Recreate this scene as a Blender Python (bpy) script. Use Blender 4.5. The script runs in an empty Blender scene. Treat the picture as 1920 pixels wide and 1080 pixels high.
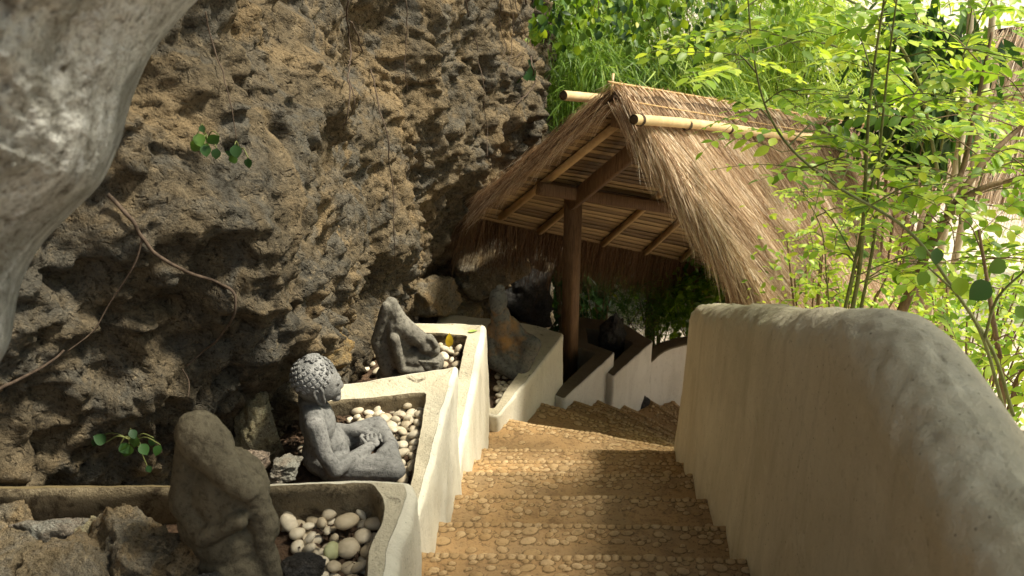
import bpy, bmesh, math, random
import numpy as np
from math import radians, sin, cos, atan, tan, pi
from mathutils import Vector, Matrix

# ------------------------------------------------------------------ camera
S = bpy.context.scene
F, HZ, YAW = 1800.0, -250.0, .073
PITCH = atan((540-HZ)/F)
EYE = np.array([0., 0., 3.0])
cd = bpy.data.cameras.new('camera'); cam = bpy.data.objects.new('camera', cd)
S.collection.objects.link(cam); S.camera = cam
cd.sensor_width = 36; cd.lens = 36*F/1920; cd.clip_end = 500; cd.clip_start = .02
cam.location = EYE; cam.rotation_euler = (pi/2-PITCH, 0, YAW)
cd.dof.use_dof = True; cd.dof.focus_distance = 3.9; cd.dof.aperture_fstop = 5.6
# ------------------------------------------------------------------ light
SUN_EL, SUN_AZ = 58., 9.          # sun stands to the right (+X)
W = bpy.data.worlds.new('World'); S.world = W; W.use_nodes = True
nt = W.node_tree; sk = nt.nodes.new('ShaderNodeTexSky'); sk.sky_type = 'NISHITA'; sk.sun_disc = False
sk.sun_elevation = radians(SUN_EL); sk.sun_rotation = radians(90-SUN_AZ); sk.air_density = 1.0; sk.dust_density = 2.5
wb = nt.nodes.new('ShaderNodeMix'); wb.data_type = 'RGBA'; wb.blend_type = 'MULTIPLY'; wb.inputs[0].default_value = 1; wb.inputs[7].default_value = (.96, .95, .76, 1)   # white balance
nt.links.new(sk.outputs[0], wb.inputs[6]); nt.links.new(wb.outputs[2], nt.nodes['Background'].inputs[0]); nt.nodes['Background'].inputs[1].default_value = .12
sl = bpy.data.lights.new('sun', 'SUN'); so = bpy.data.objects.new('sun', sl); S.collection.objects.link(so)
sl.energy = 4.3; sl.angle = radians(8.0); sl.color = (1, .95, .80)
sd = Vector((cos(radians(SUN_EL))*cos(radians(SUN_AZ)), cos(radians(SUN_EL))*sin(radians(SUN_AZ)), sin(radians(SUN_EL))))
so.rotation_euler = sd.to_track_quat('Z', 'Y').to_euler(); so.location = (10, 0, 12)
S.view_settings.view_transform = 'Standard'; S.view_settings.look = 'None'
S.view_settings.gamma = 1; S.view_settings.exposure = 0.98
S.render.resolution_x = 1024; S.render.resolution_y = 576
S.cycles.max_bounces = 8; S.cycles.diffuse_bounces = 5; S.cycles.transparent_max_bounces = 8

# ------------------------------------------------------------------ helpers
rng = np.random.default_rng(7); random.seed(7)
def ray(u, v):
    c0, c1 = (u-960)/F, -(v-540)/F
    y = cos(PITCH)+sin(PITCH)*c1; z = -sin(PITCH)+cos(PITCH)*c1
    return np.array([c0*cos(YAW)-y*sin(YAW), c0*sin(YAW)+y*cos(YAW), z])
def at(u, v, **k):
    """the point of the place seen at picture position u,v on the given plane"""
    d = ray(u, v)
    if 'Y' in k: t = (k['Y'])/d[1]
    elif 'X' in k: t = k['X']/d[0]
    elif 'Z' in k: t = (k['Z']-3.0)/d[2]
    else: t = k['R']
    return EYE+d*t
def sm(a, b, x):
    t = np.clip((x-a)/(b-a), 0, 1); return t*t*(3-2*t)
def _h(i, j, k, s):
    n = (i*374761393+j*668265263+k*2147483647+s*144269504) & 0xffffffff
    n = ((n ^ (n >> 13))*1274126177) & 0xffffffff
    n = ((n ^ (n >> 16))*2246822519) & 0xffffffff
    return ((n ^ (n >> 15)) & 0xffffff)/float(0xffffff)
def vnoise(p, s=0):
    p = np.asarray(p, float); f = np.floor(p); i = f.astype(np.int64); t = p-f; t = t*t*(3-2*t); r = 0
    for a in (0, 1):
        for b in (0, 1):
            for c in (0, 1):
                w = (t[:, 0] if a else 1-t[:, 0])*(t[:, 1] if b else 1-t[:, 1])*(t[:, 2] if c else 1-t[:, 2])
                r = r+w*_h(i[:, 0]+a, i[:, 1]+b, i[:, 2]+c, s)
    return r*2-1
def fbm(p, o=4, s=0, g=.5):
    r = 0; a = 1
    for k in range(o): r = r+a*vnoise(p*2.03**k+k*17.3, s+k); a *= g
    return r
def ridged(p, o=3, s=0):
    r = 0; a = 1
    for k in range(o): r = r+a*(1-2*np.abs(vnoise(p*2.1**k+k*9.1, s+k))); a *= .5
    return r
def worley(p, s=0):
    f = np.floor(p); i = f.astype(np.int64); t = p-f
    d1 = np.full(len(p), 9.); d2 = np.full(len(p), 9.)
    for a in (-1, 0, 1):
        for b in (-1, 0, 1):
            for c in (-1, 0, 1):
                I, J, K = i[:, 0]+a, i[:, 1]+b, i[:, 2]+c
                q = np.stack([a+_h(I, J, K, s), b+_h(I, J, K, s+1), c+_h(I, J, K, s+2)], 1)-t
                d = np.sqrt((q*q).sum(1)); m = d < d1
                d2 = np.where(m, d1, np.minimum(d2, d)); d1 = np.where(m, d, d1)
    return d1, d2
C = S.collection
ORG = {}
def link(name, V, Fc, m, parent=None, smooth=True, loc=None, attr=None):
    V = np.asarray(V, float)
    if parent is not None: o3 = np.array(ORG[parent.name])
    elif loc is not None: o3 = np.array(loc, float)
    else: o3 = np.array([V[:, 0].mean(), V[:, 1].mean(), V[:, 2].min()])
    me = bpy.data.meshes.new(name); L = V-o3
    if isinstance(Fc, np.ndarray):
        k = Fc.shape[1]; n = len(Fc)
        me.vertices.add(len(L)); me.vertices.foreach_set('co', L.astype(np.float32).ravel())
        me.loops.add(n*k); me.loops.foreach_set('vertex_index', Fc.astype(np.int32).ravel())
        me.polygons.add(n); me.polygons.foreach_set('loop_start', (np.arange(n)*k).astype(np.int32))
        me.update(calc_edges=True); me.validate()
    else:
        me.from_pydata([tuple(v) for v in L], [], [tuple(int(i) for i in f) for f in Fc])
    if attr is not None:
        for an, av in attr.items():
            A = me.attributes.new(an, 'FLOAT', 'POINT'); A.data.foreach_set('value', np.asarray(av, np.float32))
    me.polygons.foreach_set('use_smooth', [smooth]*len(me.polygons))
    me.materials.append(m)
    o = bpy.data.objects.new(name, me); C.objects.link(o)
    if parent is not None:
        o.parent = parent; ORG[o.name] = tuple(o3)
    else: o.location = o3; ORG[o.name] = tuple(o3)
    return o
def thing(name, label, cat, loc, group=None):
    o = bpy.data.objects.new(name, None); C.objects.link(o); o.location = loc; o.empty_display_size = .1
    ORG[o.name] = tuple(loc); tag(o, label, cat, group); return o
def tag(o, label=None, cat=None, group=None, kind=None):
    if label: o['label'] = label
    if cat: o['category'] = cat
    if group: o['group'] = group
    if kind: o['kind'] = kind
    return o
def grid_faces(nu, nv, closed_u=False):
    I = np.arange(nu if closed_u else nu-1)[:, None]; J = np.arange(nv-1)[None, :]
    a = I*nv+J; b = ((I+1) % nu)*nv+J
    return np.stack([a, b, b+1, a+1], -1).reshape(-1, 4)
class MB:
    def __init__(s): s.V = []; s.F = []; s.n = 0
    def add(s, V, Fc):
        V = np.asarray(V, float); s.V.append(V); s.F += [tuple(int(i)+s.n for i in f) for f in Fc]; s.n += len(V); return s
    def tube(s, P, R, n=10, cap=True, wob=0, seed=0):
        P = np.asarray(P, float); R = np.broadcast_to(np.asarray(R, float), (len(P),))
        T = np.gradient(P, axis=0); T /= np.linalg.norm(T, axis=1)[:, None]+1e-9
        up = np.array([0, 0, 1.]) if abs(T[0][2]) < .9 else np.array([1., 0, 0])
        a = np.cross(T[0], up); a /= np.linalg.norm(a); V = []
        ang = np.arange(n)/n*2*pi
        for i in range(len(P)):
            a = a-T[i]*(a@T[i]); a /= np.linalg.norm(a); b = np.cross(T[i], a)
            r = R[i]*(1+(wob*np.sin(ang*3+i*.7+seed) if wob else 0))
            V.append(P[i]+np.outer(np.cos(ang)*r, a)+np.outer(np.sin(ang)*r, b))
        Fc = [(i*n+j, i*n+(j+1) % n, (i+1)*n+(j+1) % n, (i+1)*n+j) for i in range(len(P)-1) for j in range(n)]
        if cap: Fc += [tuple(range(n-1, -1, -1)), tuple((len(P)-1)*n+j for j in range(n))]
        return s.add(np.concatenate(V), Fc)
    def box(s, p, q, w, h, bev=.006, up=(0, 0, 1)):
        p = np.array(p, float); q = np.array(q, float); t = q-p; t /= np.linalg.norm(t)
        a = np.cross(t, up); a /= np.linalg.norm(a); b = np.cross(a, t)
        w2, h2 = w/2, h/2
        pr = [(-w2+bev, -h2), (w2-bev, -h2), (w2, -h2+bev), (w2, h2-bev), (w2-bev, h2), (-w2+bev, h2), (-w2, h2-bev), (-w2, -h2+bev)]
        V = [p+a*x+b*y for x, y in pr]+[q+a*x+b*y for x, y in pr]
        Fc = [(i, (i+1) % 8, 8+(i+1) % 8, 8+i) for i in range(8)]+[tuple(range(7, -1, -1)), tuple(range(8, 16))]
        return s.add(V, Fc)
    def ball(s, c, r, n=14, rot=None):
        r = np.broadcast_to(np.asarray(r, float), (3,)); V = [(0, 0, 1)]
        for i in range(1, n):
            for j in range(2*n): V.append((sin(pi*i/n)*cos(pi*j/n), sin(pi*i/n)*sin(pi*j/n), cos(pi*i/n)))
        V.append((0, 0, -1)); V = np.array(V)*r
        if rot is not None: V = V@np.array(rot).T
        m = 2*n; Fc = [(0, 1+j, 1+(j+1) % m) for j in range(m)]
        for i in range(n-2): Fc += [(1+i*m+j, 1+(i+1)*m+j, 1+(i+1)*m+(j+1) % m, 1+i*m+(j+1) % m) for j in range(m)]
        Fc += [(1+(n-2)*m+j, len(V)-1, 1+(n-2)*m+(j+1) % m) for j in range(m)]
        return s.add(V+np.array(c), Fc)
    def caps(s, p, q, r0, r1, n=12):
        p = np.array(p, float); q = np.array(q, float); t = q-p; L = np.linalg.norm(t); t /= L
        P = [p-t*r0*.98, p-t*r0*.8, p-t*r0*.45, p]+[p+t*L*k for k in (.33, .66)]+[q, q+t*r1*.45, q+t*r1*.8, q+t*r1*.98]
        R = [r0*.15, r0*.6, r0*.9, r0, r0*.67+r1*.33, r0*.34+r1*.66, r1, r1*.9, r1*.6, r1*.15]
        return s.tube(P, R, n)
    def build(s, name, m, parent=None, smooth=True, **k):
        return link(name, np.concatenate(s.V), s.F, m, parent, smooth, **k)
def spline(P, n):
    P = np.asarray(P, float); Q = np.vstack([2*P[0]-P[1], P, 2*P[-1]-P[-2]]); out = []
    t = np.linspace(0, len(P)-1-1e-6, n)
    for x in t:
        i = int(x); f = x-i; a, b, c, d = Q[i:i+4]
        out.append(.5*((2*b)+(-a+c)*f+(2*a-5*b+4*c-d)*f*f+(-a+3*b-3*c+d)*f**3))
    return np.array(out)

# ------------------------------------------------------------------ materials
def newmat(name):
    m = bpy.data.materials.new(name); m.use_nodes = True; t = m.node_tree; return m, t, t.nodes['Principled BSDF']
def N(t, typ, **k):
    n = t.nodes.new(typ)
    for a, b in k.items():
        if a.startswith('i_'):
            key = a[2:].replace('_', ' '); n.inputs[key].default_value = b
        else: setattr(n, a, b)
    return n
def noise(t, sc, det=6, rough=.6, dist=0, vec=None, strx=None):
    n = N(t, 'ShaderNodeTexNoise'); n.inputs['Scale'].default_value = sc; n.inputs['Detail'].default_value = det
    n.inputs['Roughness'].default_value = rough; n.inputs['Distortion'].default_value = dist
    if vec is None:
        g = t.nodes.get('POS') or N(t, 'ShaderNodeNewGeometry'); g.name = 'POS'; vec = g.outputs['Position']
    if strx:
        mp = N(t, 'ShaderNodeMapping'); mp.inputs['Scale'].default_value = strx; t.links.new(vec, mp.inputs[0]); vec = mp.outputs[0]
    t.links.new(vec, n.inputs['Vector']); return n.outputs['Fac']
def ramp(t, fac, stops, interp='LINEAR'):
    r = N(t, 'ShaderNodeValToRGB'); r.color_ramp.interpolation = interp; e = r.color_ramp.elements
    while len(e) > 1: e.remove(e[-1])
    e[0].position = stops[0][0]; e[0].color = (*stops[0][1], 1) if len(stops[0][1]) == 3 else stops[0][1]
    for p, c in stops[1:]:
        x = e.new(p); x.color = (*c, 1)
    t.links.new(fac, r.inputs[0]); return r.outputs[0]
def g3(v): return (v, v, v)
def mix(t, fac, a, b, typ='MIX'):
    n = N(t, 'ShaderNodeMix', data_type='RGBA', blend_type=typ)
    for s, i in ((fac, 0), (a, 6), (b, 7)):
        if isinstance(s, (int, float)): n.inputs[i].default_value = s
        elif isinstance(s, tuple): n.inputs[i].default_value = (*s, 1)
        else: t.links.new(s, n.inputs[i])
    return n.outputs[2]
def math_(t, op, a, b=0.):
    n = N(t, 'ShaderNodeMath', operation=op)
    for i, s in enumerate((a, b)):
        if isinstance(s, (int, float)): n.inputs[i].default_value = s
        else: t.links.new(s, n.inputs[i])
    return n.outputs[0]
def bump(t, bs, h, st, dist=.01, prev=None):
    b = N(t, 'ShaderNodeBump'); b.inputs['Strength'].default_value = st; b.inputs['Distance'].default_value = dist
    t.links.new(h, b.inputs['Height'])
    if prev is not None: t.links.new(prev, b.inputs['Normal'])
    t.links.new(b.outputs[0], bs.inputs['Normal']); return b.outputs[0]
def fin(t, bs, col, rough=.9, spec=.2):
    if isinstance(col, tuple): bs.inputs['Base Color'].default_value = (*col, 1)
    else: t.links.new(col, bs.inputs['Base Color'])
    bs.inputs['Roughness'].default_value = rough; bs.inputs['Specular IOR Level'].default_value = spec

def rock_mat(name, base, dark, warm, grey, wa=.5, sc=1., pits=1., gw=.5):
    m, t, b = newmat(name)
    n1 = noise(t, 1.3*sc, 5, .6, .6); n2 = noise(t, 5*sc, 8, .68, .5); n3 = noise(t, 22*sc, 8, .7, .3); n4 = noise(t, 2.4*sc, 6, .6, 1.2)
    n5 = noise(t, 75*sc, 4, .65)
    c = mix(t, ramp(t, n2, [(.38, g3(0)), (.62, g3(1))]), base, tuple(x*.6 for x in base))
    c = mix(t, ramp(t, n1, [(wa-.06, g3(0)), (wa+.12, g3(.85))]), c, warm)
    c = mix(t, ramp(t, n4, [(gw-.03, g3(0)), (gw+.1, g3(.8))]), c, grey)
    c = mix(t, ramp(t, noise(t, .9*sc, 7, .7, .8), [(.52, g3(0)), (.64, g3(.6))]), c, tuple(x*.42 for x in grey))
    c = mix(t, ramp(t, n3, [(.33, g3(1)), (.47, g3(0))]), c, dark)
    c = mix(t, ramp(t, n3, [(.55, g3(0)), (.75, g3(.55))]), c, tuple(min(1, x*1.9) for x in base))
    c = mix(t, ramp(t, n5, [(.3, g3(.75)), (.48, g3(0))]), c, dark)
    c = mix(t, ramp(t, noise(t, 9*sc, 9, .8, .2), [(.56, g3(0)), (.68, g3(.75))]), c, tuple(min(1, x*2.1) for x in base))
    v = N(t, 'ShaderNodeTexVoronoi'); v.inputs['Scale'].default_value = 26*sc
    w = N(t, 'ShaderNodeVectorMath', operation='ADD'); t.links.new(t.nodes['POS'].outputs['Position'], w.inputs[0])
    nn = N(t, 'ShaderNodeTexNoise'); nn.inputs['Scale'].default_value = 9*sc; t.links.new(t.nodes['POS'].outputs['Position'], nn.inputs['Vector'])
    ws = N(t, 'ShaderNodeVectorMath', operation='SCALE'); ws.inputs['Scale'].default_value = .12; t.links.new(nn.outputs['Color'], ws.inputs[0]); t.links.new(ws.outputs[0], w.inputs[1])
    t.links.new(w.outputs[0], v.inputs['Vector'])
    pit = ramp(t, v.outputs['Distance'], [(.08, g3(0)), (.3, g3(1))])
    h = math_(t, 'ADD', math_(t, 'MULTIPLY', n3, 1.2), math_(t, 'MULTIPLY', pit, .28*pits))
    h = math_(t, 'ADD', h, math_(t, 'MULTIPLY', n5, .35)); h = math_(t, 'ADD', h, math_(t, 'MULTIPLY', n2, 2.2))
    bump(t, b, h, 1., .028); fin(t, b, c, .95, .15); return m
M = {}
M['cliff'] = rock_mat('cliff rock', (.185, .142, .088), (.022, .017, .011), (.32, .225, .12), (.125, .115, .095), .52, 1.45, 2.2, .5)
M['pale'] = rock_mat('pale limestone', (.70, .66, .57), (.13, .11, .08), (.90, .88, .82), (.34, .32, .27), .42, 2.2, 1.2)
M['rock'] = rock_mat('loose limestone', (.40, .31, .19), (.045, .03, .018), (.58, .38, .18), (.34, .30, .23), .52, 3., 1.6)
M['rockgrey'] = rock_mat('greyish limestone', (.46, .42, .34), (.07, .05, .035), (.52, .38, .28), (.50, .49, .42), .5, 3., 1.4)
M['rockyellow'] = rock_mat('yellowish limestone', (.60, .50, .29), (.12, .09, .05), (.68, .58, .36), (.50, .44, .30), .45, 3.5, 1.6)
M['rockpink'] = rock_mat('pinkish limestone', (.40, .30, .22), (.10, .07, .05), (.52, .40, .30), (.30, .25, .20), .5, 3.)
M['rockdark'] = rock_mat('dark volcanic stone', (.09, .08, .07), (.02, .02, .018), (.13, .10, .07), (.12, .115, .11), .6, 4.)
def statue_mat(name, base, light, dark, suntint=None):
    m, t, b = newmat(name)
    n1 = noise(t, 9, 6, .65, .4); n2 = noise(t, 60, 6, .7); n3 = noise(t, 220, 3, .6)
    c = mix(t, ramp(t, n1, [(.4, g3(0)), (.62, g3(1))]), base, light)
    c = mix(t, ramp(t, n2, [(.35, g3(.8)), (.5, g3(0))]), c, dark)
    c = mix(t, ramp(t, n2, [(.6, g3(0)), (.72, g3(.35))]), c, tuple(min(1, x*1.8) for x in light))
    if suntint: c = mix(t, ramp(t, noise(t, 4, 4, .6), [(.56, g3(0)), (.68, g3(.6))]), c, suntint)
    h = math_(t, 'ADD', math_(t, 'MULTIPLY', n2, .8), math_(t, 'MULTIPLY', n3, .5)); bump(t, b, h, .7, .006)
    fin(t, b, c, .92, .2); return m
M['statue_grey'] = statue_mat('grey andesite', (.17, .165, .155), (.25, .24, .225), (.075, .073, .068))
M['statue_brown'] = statue_mat('brown weathered stone', (.105, .088, .058), (.145, .122, .082), (.05, .04, .027))
M['statue_mid'] = statue_mat('grey brown stone', (.16, .145, .12), (.24, .22, .18), (.05, .045, .035))
M['statue_suntint'] = statue_mat('stone with sunlight tint', (.11, .11, .10), (.15, .14, .12), (.04, .04, .035), (.40, .20, .05))  # orange patches paint sunlight falling on the dark statue
M['curl'] = statue_mat('curl stone', (.20, .195, .185), (.36, .35, .335), (.055, .055, .05))

def plaster(name, base, stain, rough_sc=1., st=.5, stainamt=.5, dirt=0., streak=True, mould=None):
    m, t, b = newmat(name)
    n1 = noise(t, 2.2, 5, .6, .4); n2 = noise(t, 7, 6, .65, .4, strx=(1, 1, .22) if streak else None); n3 = noise(t, 45*rough_sc, 6, .7); n4 = noise(t, 190, 4, .6)
    sp = N(t, 'ShaderNodeTexVoronoi'); sp.inputs['Scale'].default_value = 34; t.links.new(t.nodes['POS'].outputs['Position'], sp.inputs['Vector'])
    c = mix(t, ramp(t, n1, [(.35, g3(0)), (.7, g3(stainamt))]), base, stain)
    c = mix(t, ramp(t, n2, [(.48, g3(0)), (.75, g3(stainamt*.8))]), c, tuple(x*.72 for x in stain))
    c = mix(t, ramp(t, n3, [(.28, g3(.5)), (.42, g3(0))]), c, tuple(x*.45 for x in stain))
    c = mix(t, ramp(t, sp.outputs['Distance'], [(.06, g3(.75)), (.11, g3(0))]), c, tuple(x*.3 for x in stain))
    if dirt: c = mix(t, ramp(t, noise(t, 12, 7, .75, .5), [(.62-dirt*.4, g3(0)), (.72-dirt*.4, g3(.9))]), c, (.07, .05, .03))
    if mould:   # an old patch of mould at one end of the rim
        sx = N(t, 'ShaderNodeSeparateXYZ'); t.links.new(t.nodes['POS'].outputs['Position'], sx.inputs[0])
        mr = N(t, 'ShaderNodeMapRange'); mr.inputs[1].default_value = mould[0]; mr.inputs[2].default_value = mould[1]; t.links.new(math_(t, 'ADD', sx.outputs[0], math_(t, 'MULTIPLY', n2, .25)), mr.inputs[0])
        c = mix(t, mr.outputs[0], c, (.16, .12, .06))
    h = math_(t, 'ADD', math_(t, 'MULTIPLY', n3, .8), math_(t, 'MULTIPLY', n4, .35)); h = math_(t, 'ADD', h, math_(t, 'MULTIPLY', n1, 2))
    bump(t, b, h, st, .012); fin(t, b, c, .88, .2); return m
M['plaster'] = plaster('cream planter plaster', (.72, .67, .55), (.58, .52, .39), 1., .45, .55)
M['plaster_rim'] = plaster('worn rim plaster', (.66, .59, .44), (.48, .40, .27), 1.4, .9, .7, .08, False)
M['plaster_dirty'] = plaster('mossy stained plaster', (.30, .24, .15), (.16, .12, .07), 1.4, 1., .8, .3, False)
M['plaster_face1'] = plaster('cream planter plaster with mould', (.72, .67, .55), (.58, .52, .39), 1., .45, .55, 0., True, (-.60, -.80))
M['plaster_rim1'] = plaster('worn rim plaster with mould', (.66, .59, .44), (.48, .40, .27), 1.4, .9, .7, .08, False, (-.62, -.95))
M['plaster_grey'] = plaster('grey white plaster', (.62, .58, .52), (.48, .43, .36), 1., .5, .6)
M['plaster_dark'] = plaster('shade-toned dark rim', (.17, .135, .09), (.11, .085, .055), 1.2, .8, .6, 0., False)  # roof shade on the far rims is put into this dark colour
M['rail'] = plaster('ochre washed parapet plaster', (.63, .555, .41), (.50, .42, .28), .9, .8, .75)

def step_mat():
    m, t, b = newmat('pebbled step stone')
    at_ = N(t, 'ShaderNodeAttribute'); at_.attribute_name = 'peb'; pf = at_.outputs['Fac']
    at2 = N(t, 'ShaderNodeAttribute'); at2.attribute_name = 'tone'
    n1 = noise(t, 3, 5, .6, .5); n2 = noise(t, 14, 7, .7, .4); n3 = noise(t, 70, 6, .7)
    c = mix(t, ramp(t, n1, [(.35, g3(0)), (.65, g3(1))]), (.48, .29, .125), (.37, .25, .13))
    c = mix(t, math_(t, 'MULTIPLY', at2.outputs['Fac'], .35), c, (.30, .175, .075))
    c = mix(t, ramp(t, n2, [(.32, g3(.9)), (.5, g3(0))]), c, (.22, .13, .06))
    c = mix(t, ramp(t, n3, [(.34, g3(.7)), (.46, g3(0))]), c, (.14, .085, .04))
    pc = mix(t, at2.outputs['Fac'], (.66, .48, .27), (.42, .27, .12))
    c = mix(t, ramp(t, pf, [(.03, g3(0)), (.25, g3(.6))]), c, pc)
    c = mix(t, ramp(t, pf, [(.0, g3(0)), (.03, g3(.85)), (.20, g3(.0))]), c, (.10, .06, .025))
    c = mix(t, ramp(t, n3, [(.36, g3(.4)), (.46, g3(0))]), c, (.2, .13, .06))
    h = math_(t, 'ADD', math_(t, 'MULTIPLY', n3, .7), math_(t, 'MULTIPLY', n2, 1.)); bump(t, b, h, .8, .012)
    fin(t, b, c, .85, .25); return m
M['step'] = step_mat()
def simple(name, a, b_, sc=20, strx=None, rough=.8, bst=.3, bd=.005, lo=.35, hi=.65, spec=.3):
    m, t, b = newmat(name); n = noise(t, sc, 6, .65, .3, strx=strx)
    fin(t, b, ramp(t, n, [(lo, a), (hi, b_)]), rough, spec); bump(t, b, n, bst, bd); return m
def rand_mat(name, stops, rough=.5, transl=0., spec=.4, attr='rnd', bst=0):
    """colour chosen by a per-leaf / per-straw random number stored on the mesh"""
    m, t, b = newmat(name); A = N(t, 'ShaderNodeAttribute'); A.attribute_name = attr
    c = ramp(t, A.outputs['Fac'], stops); fin(t, b, c, rough, spec)
    if transl:
        tr = N(t, 'ShaderNodeBsdfTranslucent'); mx = N(t, 'ShaderNodeMixShader'); mx.inputs[0].default_value = transl
        c2 = mix(t, 1., c, (1.4, 1.3, .6), 'MULTIPLY'); t.links.new(c2, tr.inputs[0])
        t.links.new(b.outputs[0], mx.inputs[1]); t.links.new(tr.outputs[0], mx.inputs[2])
        t.links.new(mx.outputs[0], t.nodes['Material Output'].inputs[0])
    return m
M['soil'] = simple('dark soil with litter', (.035, .022, .013), (.12, .07, .04), 45, None, .95, 1., .02)
M['ground'] = simple('bright dry earth and litter', (.36, .28, .21), (.72, .63, .54), 9, None, .95, 1., .03)
M['wood'] = simple('brown timber', (.10, .055, .026), (.22, .125, .06), 18, (6, 6, .6), .7, .5, .004)
M['bamboo'] = simple('split bamboo', (.42, .26, .11), (.60, .40, .19), 12, (1, 1, 1), .6, .2, .003)
M['pole'] = simple('pale bamboo pole', (.50, .34, .17), (.66, .50, .28), 10, None, .45, .15, .003)
M['inner'] = simple('bamboo hollow', (.05, .03, .02), (.10, .06, .03), 30)
M['slat'] = rand_mat('bamboo slats', [(0, (.13, .075, .03)), (.5, (.25, .155, .065)), (1, (.38, .25, .11))], .7)
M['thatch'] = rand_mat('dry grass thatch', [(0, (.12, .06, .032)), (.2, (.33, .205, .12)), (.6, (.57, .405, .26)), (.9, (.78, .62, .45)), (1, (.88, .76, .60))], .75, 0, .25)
M['thatchdk'] = rand_mat('shade-toned grass thatch', [(0, (.05, .025, .012)), (.4, (.13, .068, .032)), (1, (.26, .15, .075))], .8, 0, .2)  # straw colour darkened to carry the shade under the far eave
M['thatchbase'] = simple('packed thatch', (.05, .03, .018), (.16, .10, .055), 60, (1, 1, .3), .95, 1., .02)
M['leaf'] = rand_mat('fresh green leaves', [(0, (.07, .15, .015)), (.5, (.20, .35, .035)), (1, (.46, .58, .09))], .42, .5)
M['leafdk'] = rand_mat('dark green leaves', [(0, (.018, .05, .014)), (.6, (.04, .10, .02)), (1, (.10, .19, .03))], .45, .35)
M['leafmid'] = rand_mat('mid green leaves', [(0, (.03, .075, .010)), (.6, (.15, .27, .022)), (.97, (.34, .46, .04)), (1, (.5, .45, .04))], .45, .45)
M['blade'] = rand_mat('narrow grass green leaves', [(0, (.06, .13, .015)), (.6, (.22, .36, .05)), (1, (.48, .60, .14))], .5, .45)
M['stem'] = simple('green brown stem', (.07, .08, .02), (.15, .16, .045), 30, None, .6, .2)
M['bark'] = simple('brown bark', (.10, .06, .03), (.22, .15, .08), 40, (1, 1, .4), .85, .6)
M['bark_pale'] = simple('pale bark', (.36, .29, .19), (.52, .44, .32), 40, (1, 1, .4), .85, .6)
M['root'] = simple('dry hanging root', (.04, .026, .017), (.11, .075, .05), 60, None, .85, .4)
M['yellowleaf'] = simple('yellow fallen leaf', (.42, .26, .01), (.56, .38, .02), 30, None, .55, .2)
M['greenleaf'] = simple('pale green fallen leaf', (.30, .40, .09), (.42, .50, .16), 60, None, .55, .2)
def pebmat(name, a, b_):
    m, t, b = newmat(name); oi = N(t, 'ShaderNodeObjectInfo')
    c = ramp(t, oi.outputs['Random'], [(0, a), (1, b_)])
    n = noise(t, 30, 5, .6); n2 = noise(t, 110, 5, .7)
    c = mix(t, ramp(t, n, [(.45, g3(0)), (.7, g3(.55))]), c, tuple(x*.72 for x in a))
    c = mix(t, ramp(t, n2, [(.26, g3(.7)), (.34, g3(0))]), c, (.16, .11, .06))
    bump(t, b, n2, .25, .003); fin(t, b, c, .6, .35); return m
M['pebble'] = pebmat('cream pebble', (.40, .32, .21), (.68, .60, .46))
M['pebblegreen'] = pebmat('greenish pebble', (.36, .36, .18), (.40, .40, .22))
exec_parts = []
del exec_parts
# ------------------------------------------------------------------ ground
def ground_z(x, y):
    z = 1.00-.455*(np.clip(y, -6, 8.2)-2.35)-.35
    right = sm(.7, 2.6, x)
    z = z+right*(.05-.30*sm(2.0, 5.5, y))
    z = np.where(y > 7.5, np.maximum(z, -1.95-.3*sm(9, 14, y)), z)
    z = z - sm(3.0, 9.0, x)*.8*(1-sm(3, 8, y))
    return z
g = np.r_[-60, -40, -25, -15, -9, np.arange(-6, 12.01, .15), 13, 15, 19, 26, 40, 60, 90]
gx, gy = np.meshgrid(g, g, indexing='ij'); gx = gx.ravel(); gy = gy.ravel()
gz = ground_z(gx, gy); gz = gz+.05*fbm(np.stack([gx*1.5, gy*1.5, gx*0], 1), 4, 3)*sm(.5, 1.5, np.abs(gx-.3)+.5)
tag(link('ground', np.stack([gx, gy, gz], 1), grid_faces(len(g), len(g)), M['ground'], loc=(0, 0, 0)), kind='structure')

# ------------------------------------------------------------------ cliff
base = spline([(-1.75, -1.6), (-1.9, 0), (-1.8, 1.2), (-1.42, 2.1), (-1.10, 2.8), (-1.06, 3.7), (-1.10, 4.5), (-1.0, 5.2), (-.82, 5.9), (-.62, 6.6), (-.42, 7.2), (-.30, 7.75), (-.45, 8.3), (-1.3, 8.9), (-3.2, 9.6), (-7, 11)], 1400)
seg = np.r_[0, np.cumsum(np.linalg.norm(np.diff(base, axis=0), axis=1))]
def samp(s): return np.stack([np.interp(s, seg, base[:, 0]), np.interp(s, seg, base[:, 1])], 1)
s_of_y = lambda y: np.interp(y, base[:1000, 1], seg[:1000])
ss = np.r_[np.arange(0, s_of_y(1.5), .06), np.arange(s_of_y(1.5), s_of_y(5.6), .011), np.arange(s_of_y(5.6), seg[-1]-3.5, .018), np.arange(seg[-1]-3.5, seg[-1], .15)]
zz = np.r_[np.arange(-2.3, -.4, .08), np.arange(-.4, 2.95, .0125), np.arange(2.95, 6.2, .12)]
bp = samp(ss); tg = np.gradient(bp, axis=0); tg /= np.linalg.norm(tg, axis=1)[:, None]; nr = np.stack([tg[:, 1], -tg[:, 0]], 1)
Sx = np.repeat(bp[:, 0], len(zz)); Sy = np.repeat(bp[:, 1], len(zz)); Z = np.tile(zz, len(ss)); NX = np.repeat(nr[:, 0], len(zz)); NY = np.repeat(nr[:, 1], len(zz))
P0 = np.stack([Sx, Sy, Z], 1)
step_z = 1.05-.455*(Sy-2.35)
rel = Z-step_z
d = .30*sm(1.0, 4.0, Z-0.)*0
d = d+.17*fbm(P0*1.05+5, 3, 11)+.13*np.maximum(0, rel-1.0)*0
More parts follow.
